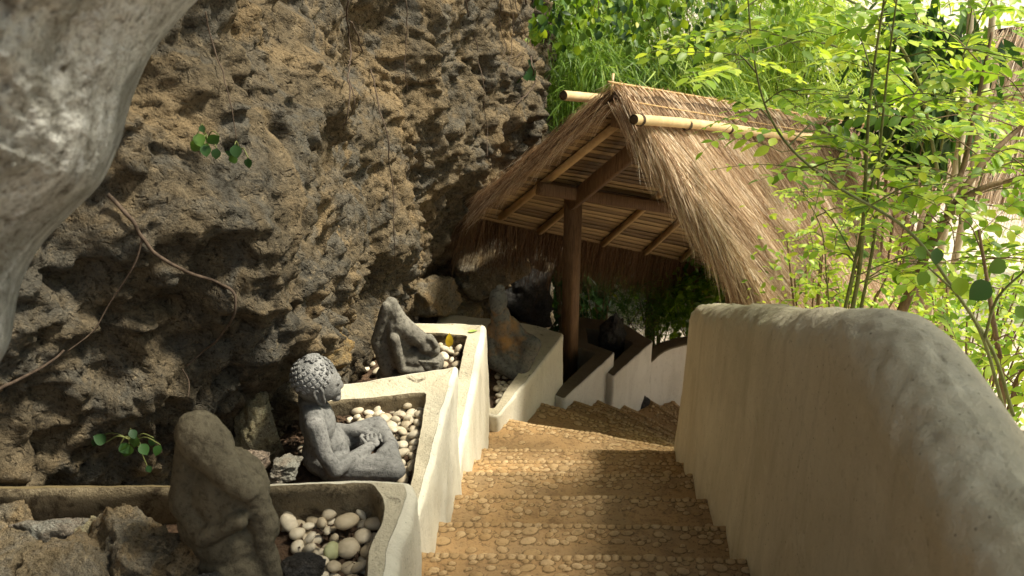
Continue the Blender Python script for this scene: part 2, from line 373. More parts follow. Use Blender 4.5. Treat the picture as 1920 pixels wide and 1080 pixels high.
w1, w2 = worley(P0*np.array([2.2, 2.2, 2.6])+.35*np.stack([fbm(P0*3, 2, 5), fbm(P0*3, 2, 6), fbm(P0*3, 2, 7)], 1), 3)
low = 1-.55*sm(.7, 1.6, rel)*(1-sm(4.0, 6.0, Sy))
d = d+(.060*(w2-w1)**.7-.025)*low
v1, v2 = worley(P0*6.5+.5*np.stack([fbm(P0*7, 2, 15), fbm(P0*7, 2, 16), fbm(P0*7, 2, 17)], 1), 9)
d = d+(.045*np.sqrt(np.maximum(v2-v1, 0))-.02)*low+.055*ridged(P0*3.1, 4, 21)*.6
d = d+.026*fbm(P0*9, 4, 31, .6)+.016*ridged(P0*13, 3, 35)+.009*fbm(P0*34, 2, 37, .7)-.022*sm(.15, .5, vnoise(P0*16, 41))-.022*sm(.42, .7, vnoise(P0*5.5, 43))-.014*sm(.25, .5, vnoise(P0*28, 47))
# crags, hollows and overhanging lumps: (y, z, radius y, radius z, depth)
for (y0, z0, ry, rz, a) in ((6.3, .15, .6, .42, -.55), (5.5, .2, .45, .3, -.15), (3.2, 1.2, .35, .08, -.16), (2.6, 1.05, .6, .22, .10), (3.75, 1.42, .30, .16, .05),
                            (5.9, 1.35, .5, .3, .10), (5.0, 1.05, .42, .22, .10), (6.8, 1.55, .5, .3, .12), (4.9, 2.15, .28, .26, -.26), (5.3, 2.3, .3, .2, -.16), (3.0, 1.62, .3, .15, .08), (3.05, 1.42, .2, .10, .13), (3.05, 1.22, .2, .06, -.12),
                            (4.45, .92, .4, .14, -.18), (7.6, 1.9, .4, .7, .02), (2.2, 1.85, .5, .15, .07), (5.5, 1.65, .2, .3, .06), (4.2, 1.75, .12, .5, -.05), (3.55, 1.28, .14, .08, -.14)):
    dd = ((Sy-y0)/ry)**2+((Z-z0)/rz)**2; d = d+a*np.exp(-dd)*(1+.35*fbm(P0*5, 2, 51))
cr1 = np.exp(-(vnoise(P0*np.array([1.4, 1.4, .9])+.35*np.stack([fbm(P0*3, 3, 81)]*3, 1), 82)/.045)**2); cr2 = np.exp(-(vnoise(P0*np.array([2.6, 2.6, 3.4])+.3*np.stack([fbm(P0*4, 3, 84)]*3, 1), 85)/.05)**2)
d = d-.050*cr1-.022*cr2*sm(-.2, .4, vnoise(P0*1.3, 88))
d = d-.045+.07*sm(-.05, .05, vnoise(P0*np.array([1.2, 1.2, 1.7])+.2*np.stack([fbm(P0*4, 3, 91)]*3, 1), 92))
d = d+1.9*sm(3.5, 6.2, Z)*sm(1.4, 2.6, Sy)  # overhang added above the view to cut sky light on the steps
CV = np.stack([Sx+NX*d, Sy+NY*d, Z+.05*vnoise(P0*4, 61)], 1)
cl = link('cliff', CV, grid_faces(len(ss), len(zz))[:, ::-1], M['cliff'], loc=(0, 0, 0)); tag(cl, kind='structure')
CVg = CV.reshape(len(ss), len(zz), 3)
def cliff_at(u, v):
    """nearest point of the rock face to the line of sight through u,v"""
    dr = ray(u, v); q = CVg[::3, ::3].reshape(-1, 3)-EYE; t = q@dr/(dr@dr); e = np.linalg.norm(q-t[:, None]*dr, axis=1)
    m = e < .035
    if not m.any(): m = e < e.min()+.02
    i = np.where(m)[0][np.argmin(t[m])]; return q[i]+EYE, EYE+dr*(t[i])
# near outcrop of the same cliff, out of focus at the left
cu = spline([(470, -150), (385, -30), (330, 30), (282, 88), (250, 150), (228, 215), (216, 262), (180, 340), (122, 400), (72, 452), (40, 505), (22, 560), (8, 640), (-20, 690), (-80, 760), (-190, 900)], 420)
prof = [(.00, 1.95), (.006, 1.6), (.0, 1.42), (-.008, 1.32), (-.02, 1.27), (-.04, 1.22)]+[(-.04-.022*k, 1.22-.030*k) for k in range(1, 22)]+[(-.502-.022*k, .59-.004*k) for k in range(1, 12)]
pj = np.array(prof); ui = np.linspace(0, len(prof)-1, 260); off = np.interp(ui, range(len(prof)), pj[:, 0]); dst = np.interp(ui, range(len(prof)), pj[:, 1])
V = []
tc = np.gradient(cu, axis=0); tc /= np.linalg.norm(tc, axis=1)[:, None]
for (u, v), tt in zip(cu, tc):
    n2 = np.array([tt[1]*-1, tt[0]]); n2 = n2 if n2[0] < 0 else -n2
    r0 = ray(u, v)
    for o_, d_ in zip(off, dst):
        uu, vv = u-n2[0]*(o_*1800)*1., v-n2[1]*(o_*1800)*.55
        V.append(EYE+ray(uu, vv)*d_)
V = np.array(V); nn_ = EYE-V; nn_ /= np.linalg.norm(nn_, axis=1)[:, None]
dd = .06*fbm(V*5, 3, 71)+.040*ridged(V*7, 3, 75)+.022*fbm(V*20, 5, 78, .65)
dd += .030*np.maximum(ridged(V*np.array([4, 4, 2.]), 2, 83), 0)
dd *= np.tile(.25+.75*sm(.1, .35, ui/len(prof)), len(cu))
V = V+nn_*dd[:, None]
fr = link('cliff', V, grid_faces(len(cu), len(ui)), M['pale'], loc=(-.5, .9, 2.4)); tag(fr, kind='structure')

# ------------------------------------------------------------------ staircase
st = thing('stone_staircase', 'tan pebble-inlaid stone staircase winding down beside the planters', 'staircase', (0, 2.3, 0))
def tread(poly_fn, nu, nv, z, edge_v1=True, seed=0, w=1., dlen=.4, thick=.34):
    """top sheet + nose dropping down; poly_fn(a, b) -> x,y with b=1 at the nose"""
    a = np.linspace(0, 1, nu); b = np.r_[np.linspace(0, .93, nv), .96, .98, .995, 1., 1., 1., 1., 1.]
    dz = np.r_[np.zeros(nv), 0, -.002, -.007, -.016, -.04, -.08, -.16, -thick]
    A, B = np.meshgrid(a, b, indexing='ij'); DZ = np.tile(dz, nu); A = A.ravel(); B = B.ravel()
    X, Y = poly_fn(A, B); r = np.random.default_rng(seed)
    hp = np.zeros(len(A)); tone = np.zeros(len(A)); top = DZ > -.03
    # pebbles: two rows near the nose and scattered ones behind
    pb = []
    x = .0
    while x < w: q = r.uniform(.018, .04); pb.append((x+q/2, dlen-.020-r.uniform(0, .006), q/2*.96, r.uniform(.011, .016))); x += q
    for k in range(int(520*w*dlen)):
        q = r.uniform(.008, .024) if k % 7 else r.uniform(.018, .032); yy = dlen-.028-(r.beta(1.1, 1.6)*.095 if k % 9 else r.uniform(0, dlen-.05))
        if yy < .02: continue
        c = (r.uniform(0, w), yy, q, q*r.uniform(.5, .85))
        if all(((c[0]-e[0])/(c[2]+e[2]))**2+((c[1]-e[1])/(c[3]+e[3]))**2 > .9 for e in pb): pb.append(c)
    U = A*w; Vv = B*dlen
    for (cx, cy, rx, ry) in pb:
        m = (np.abs(U-cx) < rx*1.2) & (np.abs(Vv-cy) < ry*1.2)
        if not m.any(): continue
        th = r.uniform(-.5, .5) if cy < dlen-.05 else 0; du = U[m]-cx; dv = Vv[m]-cy
        e = ((du*cos(th)+dv*sin(th))/rx)**2+((-du*sin(th)+dv*cos(th))/ry)**2
        hh = np.clip(1-e, 0, 1)
        hp[m] = np.maximum(hp[m], hh); tone[m] = np.where(hh > 0, r.uniform(0, 1), tone[m])
    P = np.stack([X, Y, np.full_like(X, z)], 1); tone = np.where(hp > 0, tone, r.uniform(0, 1))
    zz_ = z+DZ+.006*fbm(P*7, 3, 5+seed)+np.where(top, .009*np.sqrt(hp), 0)
    Y = Y+.006*fbm(P*6, 3, 95+seed)*sm(.5, 1, B); X = X+.003*fbm(P*9, 2, 97)
    return link('step', np.stack([X, Y, zz_], 1), grid_faces(nu, len(b)), M['step'], st, attr={'peb': hp*top, 'tone': tone})
NY_ = [-1.1, -.65, -.2, .25, .7, 1.15, 1.55, 1.95, 2.35, 2.765, 3.165, 3.59, 3.96, 4.295]
NZ_ = [2.52, 2.34, 2.15, 1.98, 1.81, 1.63, 1.455, 1.275, 1.095, .893, .72, .538, .352, .2]
for i in range(len(NY_)):
    y0 = NY_[i-1]-.04 if i else -1.5; y1 = NY_[i]; hi = i >= 8
    f = (lambda A, B, y0=y0, y1=y1: (-.62+A*1.38+0*B, (y0+(y1-y0)*B)+.07*(A-.5)))
    tread(f, 240 if hi else 30, 74 if hi else 12, NZ_[i], seed=i, w=1.38, dlen=y1-y0)
OUT = [(-.50, 4.905), (-.42, 5.50), (-.24, 5.92), (-.04, 6.25), (.17, 6.52), (.49, 6.88), (.82, 7.08), (1.35, 7.12), (1.85, 7.0)]
INN = [(.93, 4.535), (.98, 4.73), (1.02, 4.98), (1.03, 5.31), (1.02, 5.67), (1.00, 6.20), (1.05, 6.45), (1.30, 6.5), (1.6, 6.4)]
OZ = [.02, -.16, -.34, -.52, -.70, -.88, -1.06, -1.24, -1.42]
prev = np.array([-.62, 4.26]); pin = np.array([.93, 4.33])
for k, (o_, z, pv) in enumerate(zip(OUT, OZ, INN)):
    o_ = np.array(o_, float); pv = np.array(pv)
    def f(A, B, a0=prev, a1=o_, b0=pin, b1=pv):
        s0 = a0[None]*(1-B[:, None])+a1[None]*B[:, None]; s1 = b0[None]*(1-B[:, None])+b1[None]*B[:, None]
        p = s0*(1-A[:, None])+s1*A[:, None]; return p[:, 0], p[:, 1]
    w_ = float(np.linalg.norm((prev+o_)/2-(pin+pv)/2)); dl = float(np.linalg.norm(o_-prev))*.75
    tread(f, 150, 60, z, seed=40+k, w=w_, dlen=dl, thick=.5)
    prev = o_; pin = pv

# ------------------------------------------------------------------ planters
def resample(P, n=None, step=.02, closed=True):
    P = np.asarray(P, float); Q = np.vstack([P, P[:1]]) if closed else P
    s = np.r_[0, np.cumsum(np.linalg.norm(np.diff(Q, axis=0), axis=1))]
    n = n or max(8, int(s[-1]/step)); t = np.linspace(0, s[-1], n, endpoint=not closed)
    return np.stack([np.interp(t, s, Q[:, 0]), np.interp(t, s, Q[:, 1])], 1)
def roundpoly(P, r):
    out = []; n = len(P); P = [np.array(p, float) for p in P]
    for i in range(n):
        a, b, c = P[i-1], P[i], P[(i+1) % n]; u = a-b; v = c-b; lu, lv = np.linalg.norm(u), np.linalg.norm(v)
        k = min(r, lu*.4, lv*.4); p0 = b+u/lu*k; p1 = b+v/lv*k
        for t in (0, .25, .5, .75, 1): out.append((1-t)**2*p0+2*t*(1-t)*b+t*t*p1)
    return out
def offset(P, d):
    T = np.roll(P, -1, 0)-np.roll(P, 1, 0); T /= np.linalg.norm(T, axis=1)[:, None]+1e-9
    return P+np.stack([T[:, 1], -T[:, 0]], 1)*d
def area(P): return .5*np.sum(P[:, 0]*np.roll(P[:, 1], -1)-np.roll(P[:, 0], -1)*P[:, 1])
def planter(label, outer, inner, zt, zb, fill, m_face, m_rim, m_in, batter=.0, rough=.004, r=.02, rin=.012, group=None):
    """walled bed: outer face, flat rim, inner face and the soil in it"""
    root = thing('planter', label, 'planter', (float(np.mean([p[0] for p in outer])), float(np.mean([p[1] for p in outer])), zb), group)
    O = resample(roundpoly(outer, .03), step=.015)
    if area(O) < 0: O = O[::-1]
    I = resample(roundpoly(inner, .02), step=.015)
    if area(I) < 0: I = I[::-1]
    def ring_sheet(name, rings, m, sd):
        n = len(rings[0][0]); V = []
        for P, z in rings: V.append(np.c_[P, np.broadcast_to(z, n)])
        V = np.concatenate(V); nz = np.stack([fbm(V*9, 4, sd), fbm(V*9, 4, sd+5), fbm(V*7, 4, sd+9)], 1)
        V = V+nz*rough*np.array([1, 1, .9])+.006*np.stack([vnoise(V*2.2, 3), vnoise(V*2.2, 4), 0*V[:, 0]], 1)
        k = len(rings); F_ = grid_faces(k, n); Fw = np.array([[i*n+n-1, (i+1)*n+n-1, (i+1)*n, i*n] for i in range(k-1)])
        return link(name, V, np.vstack([F_, Fw])[:, ::-1], m, root)
    zs = np.r_[np.linspace(zb, zt-r, 26)]
    rings = [(offset(O, batter*(zt-z)), z) for z in zs]
    # the rim is a strip between the two outlines: match the inner outline to the outer by angle-free index
    for a in (20, 45, 70, 90): rings.append((offset(O, -r*(1-cos(radians(a)))), zt-r+r*sin(radians(a))))
    ring_sheet('wall', rings, m_face, 3)
    Of = offset(O, -r-.0005)
    J = np.array([I[np.argmin(((I-p)**2).sum(1))] for p in Of])
    # smooth correspondence
    rr = []
    for t in np.linspace(0, 1, 9): rr.append((Of*(1-t)+J*t, zt+.0012))
    ring_sheet('rim', rr, m_rim, 3)
    ri = [(offset(I, rin*.0), zt+.001), (offset(I, -rin*.3), zt-rin*.3), (offset(I, -rin*.5), zt-rin)]+[(offset(I, -rin*.5), z) for z in np.linspace(zt-rin*1.5, fill-.12, 10)]
    ring_sheet('inner_wall', ri, m_in, 3)
    # soil
    xs = np.arange(I[:, 0].min()-.03, I[:, 0].max()+.03, .02); ys = np.arange(I[:, 1].min()-.03, I[:, 1].max()+.03, .02)
    X, Y = np.meshgrid(xs, ys, indexing='ij'); P = np.stack([X.ravel(), Y.ravel(), 0*X.ravel()+fill], 1)
    P[:, 2] += .014*fbm(P*14, 4, 12)
    ox = P[:, 0]; oy = P[:, 1]; ins = np.zeros(len(P), bool); a = offset(O, -.02); b = np.roll(a, -1, 0)
    for (x1, y1), (x2, y2) in zip(a, b):
        c = ((y1 > oy) != (y2 > oy)) & (ox < (x2-x1)*(oy-y1)/(y2-y1+1e-12)+x1); ins ^= c
    Fg = grid_faces(len(xs), len(ys)); Fg = Fg[ins[Fg].all(1)]
    link('soil', P, Fg, M['soil'], root)
    return root
def pxs(L, z): return [tuple(at(u, v, Z=z)[:2]) for u, v in L]
Z1, Z2, Z3, Z4, Z5, Z6, Z7 = 1.50, 1.19, .66, .13, -.25, -.36, -.55
GP = 'cream plaster planters stepping down beside the stairs'
o1 = pxs([(742, 1250), (741, 1080), (745, 1032), (766, 985), (785, 925), (776, 893), (700, 893), (400, 899), (-60, 905)], Z1); o1 = [o1[0]]+o1[1:]+[(o1[-1][0], o1[0][1])]
i1 = pxs([(684, 1250), (686, 1080), (690, 1030), (716, 985), (722, 950), (716, 928), (700, 906), (400, 911), (-60, 919)], Z1); i1 = i1+[(i1[-1][0], i1[0][1])]
planter('nearest planter with mossy back wall, holding the hooded statue', o1, i1, Z1, .7, Z1-.115, M['plaster_face1'], M['plaster_rim1'], M['plaster_dirty'], .0, .006, .03, .02, GP)
planter('planter with pale speckled rim holding the seated curly-haired statue', [(-.452, 2.0), (-.459, 3.341), (-.868, 3.173), (-1.2, 3.02), (-1.3, 2.0)],
        [(-.508, 2.08), (-.511, 2.584), (-.55, 3.119), (-.854, 3.037), (-1.14, 2.93), (-1.24, 2.08)], Z2, .1, Z2-.075, M['plaster'], M['plaster_rim'], M['plaster_dirty'], .012, .005, .02, .012, GP)
planter('planter holding the bowed statue and a yellow leaf', [(-.47, 3.25), (-.496, 4.818), (-.892, 4.81), (-1.3, 4.78), (-1.3, 3.25)],
        [(-.575, 3.38), (-.578, 4.23), (-.588, 4.657), (-.717, 4.674), (-1.2, 4.68), (-1.2, 3.38)], Z3, -.4, Z3-.085, M['plaster'], M['plaster_rim'], M['plaster_dirty'], .03, .005, .03, .012, GP)
planter('shadowed planter with the dark seated statue beside the timber post', pxs([(934, 782), (1003, 699), (1059, 626), (1018, 612), (972, 603)], Z4)+[(-.95, 6.05), (-.95, 4.95), (-.6, 4.75)],
        pxs([(925, 768), (971, 702), (1014, 645), (1000, 632), (965, 622)], Z4)+[(-.85, 5.8), (-.85, 5.0)], Z4, -1.0, Z4-.09, M['plaster'], M['plaster_rim'], M['plaster_dirty'], .0, .004, .015, .01, GP)
planter('dark-rimmed planter at the foot of the timber post', pxs([(1058, 749), (1155, 660), (1097, 640)], Z5)+[(-.45, 6.45), (-.5, 5.9)],
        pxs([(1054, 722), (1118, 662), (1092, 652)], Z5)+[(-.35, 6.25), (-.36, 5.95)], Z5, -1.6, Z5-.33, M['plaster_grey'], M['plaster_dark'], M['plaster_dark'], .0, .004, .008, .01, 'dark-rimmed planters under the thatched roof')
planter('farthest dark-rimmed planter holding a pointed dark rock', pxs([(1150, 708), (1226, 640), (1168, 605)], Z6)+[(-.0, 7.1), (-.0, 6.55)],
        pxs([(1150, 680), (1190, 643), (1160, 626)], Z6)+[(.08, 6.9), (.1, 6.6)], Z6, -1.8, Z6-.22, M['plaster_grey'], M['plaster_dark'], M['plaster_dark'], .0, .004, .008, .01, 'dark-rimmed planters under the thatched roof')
# curved low wall on the far side of the turn
cw = thing('curved_wall', 'low curved whitewashed wall with dark coping beyond the last steps', 'wall', (.9, 6.9, -1.8))
front = spline([(.60, 6.72), (.70, 6.88), (.86, 7.02), (1.08, 7.10), (1.45, 7.12), (2.0, 7.0), (2.7, 6.7)], 90)
nf = np.gradient(front, axis=0); nf /= np.linalg.norm(nf, axis=1)[:, None]; nf = np.stack([-nf[:, 1], nf[:, 0]], 1)
def strip(name, cols, m, parent):
    V = np.concatenate([np.c_[c, np.broadcast_to(z, len(c))] for c, z in cols]); V = V+.005*np.stack([fbm(V*8, 3, 1), fbm(V*8, 3, 2), fbm(V*8, 3, 3)], 1)
    return link(name, V, grid_faces(len(cols), len(cols[0][0])), m, parent)
strip('wall', [(front, z) for z in np.linspace(-1.9, Z7-.004, 20)], M['plaster_grey'], cw)
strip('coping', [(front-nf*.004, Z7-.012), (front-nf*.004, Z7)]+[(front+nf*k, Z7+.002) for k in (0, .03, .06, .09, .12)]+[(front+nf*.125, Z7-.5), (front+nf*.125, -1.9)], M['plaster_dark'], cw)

# ------------------------------------------------------------------ parapet
ys = np.r_[np.arange(-1.2, .6, .1), np.arange(.6, 4.36, .014)]
def rail_top(y): return 2.170-.458*np.log1p(np.exp((y-1.84)/.07))*.07+.012*vnoise(np.stack([y*2.3, 0*y, 0*y], 1), 2)
XI, XO, R_ = .562, .775, .098
sec = [(XI-.028, -9), ]
def section(y, zt):
    zb = 1.05-.455*(y-2.35)-.5; pts = []
    for z in np.linspace(zb, zt-R_, 60): pts.append((XI-.02*(zt-z)/.9, z))
    for a in np.linspace(0, 90, 12)[1:]: pts.append((XI+R_*(1-cos(radians(a))), zt-R_+R_*sin(radians(a))))
    for x in np.linspace(XI+R_, XO-R_, 8)[1:]: pts.append((x, zt))
    for a in np.linspace(90, 0, 12)[1:]: pts.append((XO-R_*(1-cos(radians(a))), zt-R_+R_*sin(radians(a))))
    for z in np.linspace(zt-R_, zb, 14)[1:]: pts.append((XO, z))
    return np.array(pts)
V = []; zt_ = rail_top(ys)
for y, zt in zip(ys, zt_):
    s_ = section(y, zt); V.append(np.c_[s_[:, 0], np.full(len(s_), y), s_[:, 1]])
# rounded far end: shrink the last sections
ye = ys[-1]; s_end = section(ye, zt_[-1]); cx = (XI+XO)/2
for a in (15, 30, 45, 60, 75, 88):
    k = cos(radians(a)); dy = .055*sin(radians(a)); q = s_end.copy(); q[:, 0] = cx+(q[:, 0]-cx)*(1-.09*(1-k)*4*.6); top = zt_[-1]-.452*dy
    q[:, 1] = np.minimum(q[:, 1], top-.05*(1-k)); V.append(np.c_[q[:, 0], np.full(len(q), ye+dy), q[:, 1]])
nS = len(s_end); q = s_end.copy(); q[:, 0] = cx+(q[:, 0]-cx)*.02; q[:, 1] = np.minimum(q[:, 1], zt_[-1]-.09); V.append(np.c_[q[:, 0], np.full(nS, ye+.056), q[:, 1]])
V = np.concatenate(V); hgt = np.clip((V[:, 2]-(rail_top(np.minimum(V[:, 1], 4.36))-.16))/.1, 0, 1)
dn = .0022*fbm(V*7, 4, 5)+hgt*(.0035*fbm(V*16, 4, 8, .65)+.0038*vnoise(V*42, 9)+.0022*vnoise(V*75, 19))
V[:, 0] += -dn*1.2+.012*vnoise(V*1.7, 33); V[:, 2] += dn*1.2*hgt
t_ = M['rail'].node_tree; bs_r = t_.nodes['Principled BSDF']; src = bs_r.inputs['Base Color'].links[0].from_socket
cv = N(t_, 'ShaderNodeTexVoronoi', feature='DISTANCE_TO_EDGE'); cv.inputs['Scale'].default_value = 1.7
wa = N(t_, 'ShaderNodeVectorMath', operation='ADD'); nz_ = N(t_, 'ShaderNodeTexNoise'); nz_.inputs['Scale'].default_value = 5; nz_.inputs['Detail'].default_value = 6
t_.links.new(t_.nodes['POS'].outputs['Position'], nz_.inputs['Vector']); sc_ = N(t_, 'ShaderNodeVectorMath', operation='SCALE'); sc_.inputs['Scale'].default_value = .5
t_.links.new(nz_.outputs['Color'], sc_.inputs[0]); t_.links.new(sc_.outputs[0], wa.inputs[0]); t_.links.new(t_.nodes['POS'].outputs['Position'], wa.inputs[1]); t_.links.new(wa.outputs[0], cv.inputs['Vector'])
cm = math_(t_, 'MULTIPLY', ramp(t_, cv.outputs['Distance'], [(0., g3(1)), (.006, g3(0))]), ramp(t_, noise(t_, 1.1, 3, .5), [(.5, g3(0)), (.6, g3(.35))]))
c_ = mix(t_, cm, src, (.16, .12, .07))
c_ = mix(t_, ramp(t_, noise(t_, 1.6, 6, .7, 1.), [(.5, g3(0)), (.68, g3(.55))]), c_, (.44, .38, .26))
c_ = mix(t_, ramp(t_, noise(t_, 5, 7, .75, 1.5), [(.56, g3(0)), (.72, g3(.5))]), c_, (.74, .68, .54))
t_.links.new(c_, bs_r.inputs['Base Color'])
rl = link('parapet_wall', V, grid_faces(len(V)//nS, nS)[:, ::-1], M['rail']); tag(rl, 'thick ochre plaster parapet with rounded top on the right of the stairs', 'wall')

# ------------------------------------------------------------------ pebbles
def peb_mesh(seed):
    r = np.random.default_rng(seed); b = MB().ball((0, 0, 0), (1, 1, 1), 9); V = b.V[0]
    k = r.uniform(.62, .85); h = r.uniform(.42, .62)
    V = V*np.array([1, k, h]); V[:, 0] += .12*V[:, 1]*r.uniform(-1, 1); V *= (1+.10*vnoise(V*1.6+seed, 3)+.03*vnoise(V*4+seed, 5))[:, None]
    me = bpy.data.meshes.new('pebble'); me.from_pydata([tuple(v) for v in V], [], b.F); me.polygons.foreach_set('use_smooth', [True]*len(me.polygons)); me.materials.append(M['pebble']); return me
PM = [peb_mesh(i) for i in range(9)]
def in_poly(x, y, P):
    c = False; n = len(P)
    for i in range(n):
        x1, y1 = P[i][:2]; x2, y2 = P[(i+1) % n][:2]
        if (y1 > y) != (y2 > y) and x < (x2-x1)*(y-y1)/(y2-y1)+x1: c = not c
    return c
def where(x, y, z, P, top):
    xs_ = [p[0] for p in P]; ys_ = [p[1] for p in P]; fx = (x-min(xs_))/(max(xs_)-min(xs_)); fy = (y-min(ys_))/(max(ys_)-min(ys_))
    a = 'far end' if fy > .7 else 'near end' if fy < .3 else 'middle'; b = 'stair side' if fx > .6 else 'cliff side' if fx < .4 else 'centre'
    return (', lying on others' if top else ', in the soil')+' at '+a+', '+b
def pebble(x, y, z, r, rs, label, group, mesh=None, mat=None, rot=None):
    me = mesh or PM[rs.integers(len(PM))]
    if mat: me = me.copy(); me.materials.clear(); me.materials.append(mat)
    o = bpy.data.objects.new('pebble', me); C.objects.link(o); o.location = (x, y, z)
    o.rotation_euler = rot or (rs.normal(0, .28), rs.normal(0, .28), rs.uniform(0, 6.28)); o.scale = (r, r, r); tag(o, label, 'pebble', group); return o
def pebbles(polys, z, n, rmin, rmax, seed, label, group, avoid=()):
    rs = np.random.default_rng(seed); done = []
    pl = [p for P in polys for p in P]; x0, x1 = min(p[0] for p in pl), max(p[0] for p in pl); y0, y1 = min(p[1] for p in pl), max(p[1] for p in pl)
    for layer in (0, 1):
        k = 0; tries = 0; m = int(n*.72) if layer == 0 else n-int(n*.72)
        while k < m and tries < 6000:
            tries += 1; x, y = rs.uniform(x0, x1), rs.uniform(y0, y1); r = rs.uniform(rmin, rmax)
            if not any(in_poly(x, y, P) for P in polys): continue
            if any((x-ax)**2+(y-ay)**2 < (ar+r*.6)**2 for ax, ay, ar in avoid): continue
            zz_ = z+r*.27+layer*.020
            if all((x-a)**2+(y-b)**2+((zz_-c)*1.6)**2 > (.72*(r+q))**2 for a, b, c, q in done):
                done.append((x, y, zz_, r)); k += 1
                pebble(x, y, zz_, r, rs, ('small ' if r < rmin+(rmax-rmin)*.35 else 'big ' if r > rmin+(rmax-rmin)*.7 else '')+label+where(x, y, z, [p for P_ in polys for p in P_], layer), group, rot=None if layer == 0 else (rs.normal(0, .4), rs.normal(0, .4), rs.uniform(0, 6.28)))
F1, F2, F3, F4 = Z1-.115, Z2-.075, Z3-.085, Z4-.09
rs0 = np.random.default_rng(5)
p1 = pxs([(532, 962), (705, 950), (700, 1040), (672, 1120), (596, 1130), (600, 1050), (548, 1040)], F1)
gm = pxs([(652, 1003), (655, 1040), (624, 1050), (618, 1078)], F1)
pebble(*gm[0], F1+.045, .036, rs0, 'largest smooth cream pebble, lying on top of the near heap', 'pebbles', PM[2], None, (.1, .1, .7))
pebble(*gm[2], F1+.028, .028, rs0, 'greenish pebble below the largest pebble in the near planter', 'pebbles', PM[4], M['pebblegreen'], (.9, .1, 1.2))
pebble(*gm[1], F1+.020, .036, rs0, 'tan oval pebble right behind the greenish pebble', 'pebbles', PM[5], None, (.2, .1, 1.3))
pebbles([p1], F1, 84, .016, .030, 3, 'cream pebble by the hooded statue', 'pebbles heaped in the nearest planter',
        [(*gm[0], .03), (*gm[2], .02), (*gm[1], .03)])
p2 = pxs([(655, 790), (700, 765), (793, 742), (790, 800), (772, 885), (770, 905), (715, 905), (735, 850), (735, 815), (690, 800)], F2)
p2b = pxs([(566, 828), (590, 828), (592, 888), (570, 888)], F2)
pebbles([p2], F2, 100, .017, .031, 4, 'cream pebble by the curly-haired statue', 'pebbles around the curly-haired statue')
pebbles([p2b], F2, 6, .018, .024, 14, 'pebble behind the curly-haired statue', 'pebbles behind the curly-haired statue')
p3 = pxs([(815, 636), (870, 640), (862, 690), (856, 715), (830, 712), (822, 660)], F3)
pebbles([p3], F3, 22, .020, .036, 6, 'pale pebble by the bowed statue', 'pebbles beside the bowed statue')
p3b = pxs([(672, 682), (712, 672), (715, 705), (670, 705)], F3)
pebbles([p3b], F3+.02, 7, .02, .036, 16, 'pebble left of the bowed statue', 'pebbles left of the bowed statue')
p4 = pxs([(930, 690), (970, 705), (945, 750), (930, 770)], F4)
pebbles([p4], F4, 24, .02, .034, 8, 'tan pebble by the dark statue', 'pebbles by the dark seated statue')

# ------------------------------------------------------------------ loose rocks
def rock(label, c, r, m, seed, squash=(1, 1, 1), facets=9, rough=.10, rz=0., group=None, sub=46):
    b = MB().ball((0, 0, 0), (1, 1, 1), sub); D = b.V[0]; rr = np.random.default_rng(seed)
    n = rr.normal(size=(facets, 3)); n /= np.linalg.norm(n, axis=1)[:, None]; h = rr.uniform(.66, 1., facets)
    dt = D@n.T; R = np.min(np.where(dt > .05, h/np.maximum(dt, .05), 9), axis=1); R = np.minimum(R, 1.25)
    V = D*R[:, None]; w1, w2 = worley(V*2.6+seed, 3)
    V *= (1+rough*fbm(V*2.2+seed, 5, 2, .6)+.10*(w2-w1)-.05-.10*sm(.3, .7, vnoise(V*3.1+seed, 8)))[:, None]
    V *= np.array(squash)*r; ca, sa = cos(rz), sin(rz); V = V@np.array([[ca, sa, 0], [-sa, ca, 0], [0, 0, 1]])
    o = link('rock', V+np.array(c), b.F, m); tag(o, label, 'rock', group); return o
def rpx(u, v, z): return at(u, v, Z=z)
k1 = [(95, 1010, .075, 'whitish rock with a brown hollow at the left end of the near planter', 'rockgrey', (1.3, 1, .75)),
      (25, 980, .06, 'small greenish brown rock against the mossy wall at the left edge', 'rock', (1, 1, .8)),
      (185, 1020, .06, 'small rock with a pale tip between the whitish rock and the tall rock', 'rockyellow', (1.2, .8, .9)),
      (250, 1050, .12, 'tallest sharp tan rock in the near planter left of the hooded statue', 'rock', (.95, .9, 1.05)),
      (345, 1060, .07, 'rock with an orange corner touching the hooded statue', 'rock', (1.1, .9, .9)),
      (120, 1110, .12, 'brown rock in front of the whitish rock at the lower left', 'rock', (1.4, 1, .7)),
      (15, 1075, .10, 'dark rough rock in the bottom left corner', 'rock', (1.2, 1, .7)),
      (375, 1120, .06, 'small dark rock at the foot of the hooded statue', 'rockdark', (1.2, 1, .8))]
for i, (u, v, r, lb, mm, sq) in enumerate(k1):
    p = rpx(u, v, F1+.05); rock(lb, p, r, M[mm], 20+i, sq, 10, .14, i*1.1, 'rocks heaped in the nearest planter')
rock('dark grey lump of stone between the hooded statue and the pebbles', rpx(572, 1072, F1+.03), .045, M['rockdark'], 3, (1.3, 1, .7), 8, .06)
rock('pitted yellowish rock standing behind the hooded statue', at(480, 800, Y=2.72), .115, M['rockyellow'], 44, (.72, .6, 1.08), 9, .12, .3)
rock('brown rock ledge at the cliff foot behind the head of the curly-haired statue', at(545, 742, Y=2.93), .10, M['rock'], 45, (1.25, .8, .62), 11, .12, .2)
rock('orange-brown lump of rock bulging from the cliff foot above the curly head', at(582, 676, Y=3.45), .14, rock_mat('orange limestone', (.46, .30, .12), (.05, .03, .015), (.62, .40, .16), (.30, .24, .15), .5, 3., 2.), 46, (1.1, .8, .75), 11, .14, .4)
rock('pinkish stone wedged under the yellowish rock', at(474, 862, Y=2.55), .045, M['rockpink'], 47, (1, .8, .9), 8, .08, .5)
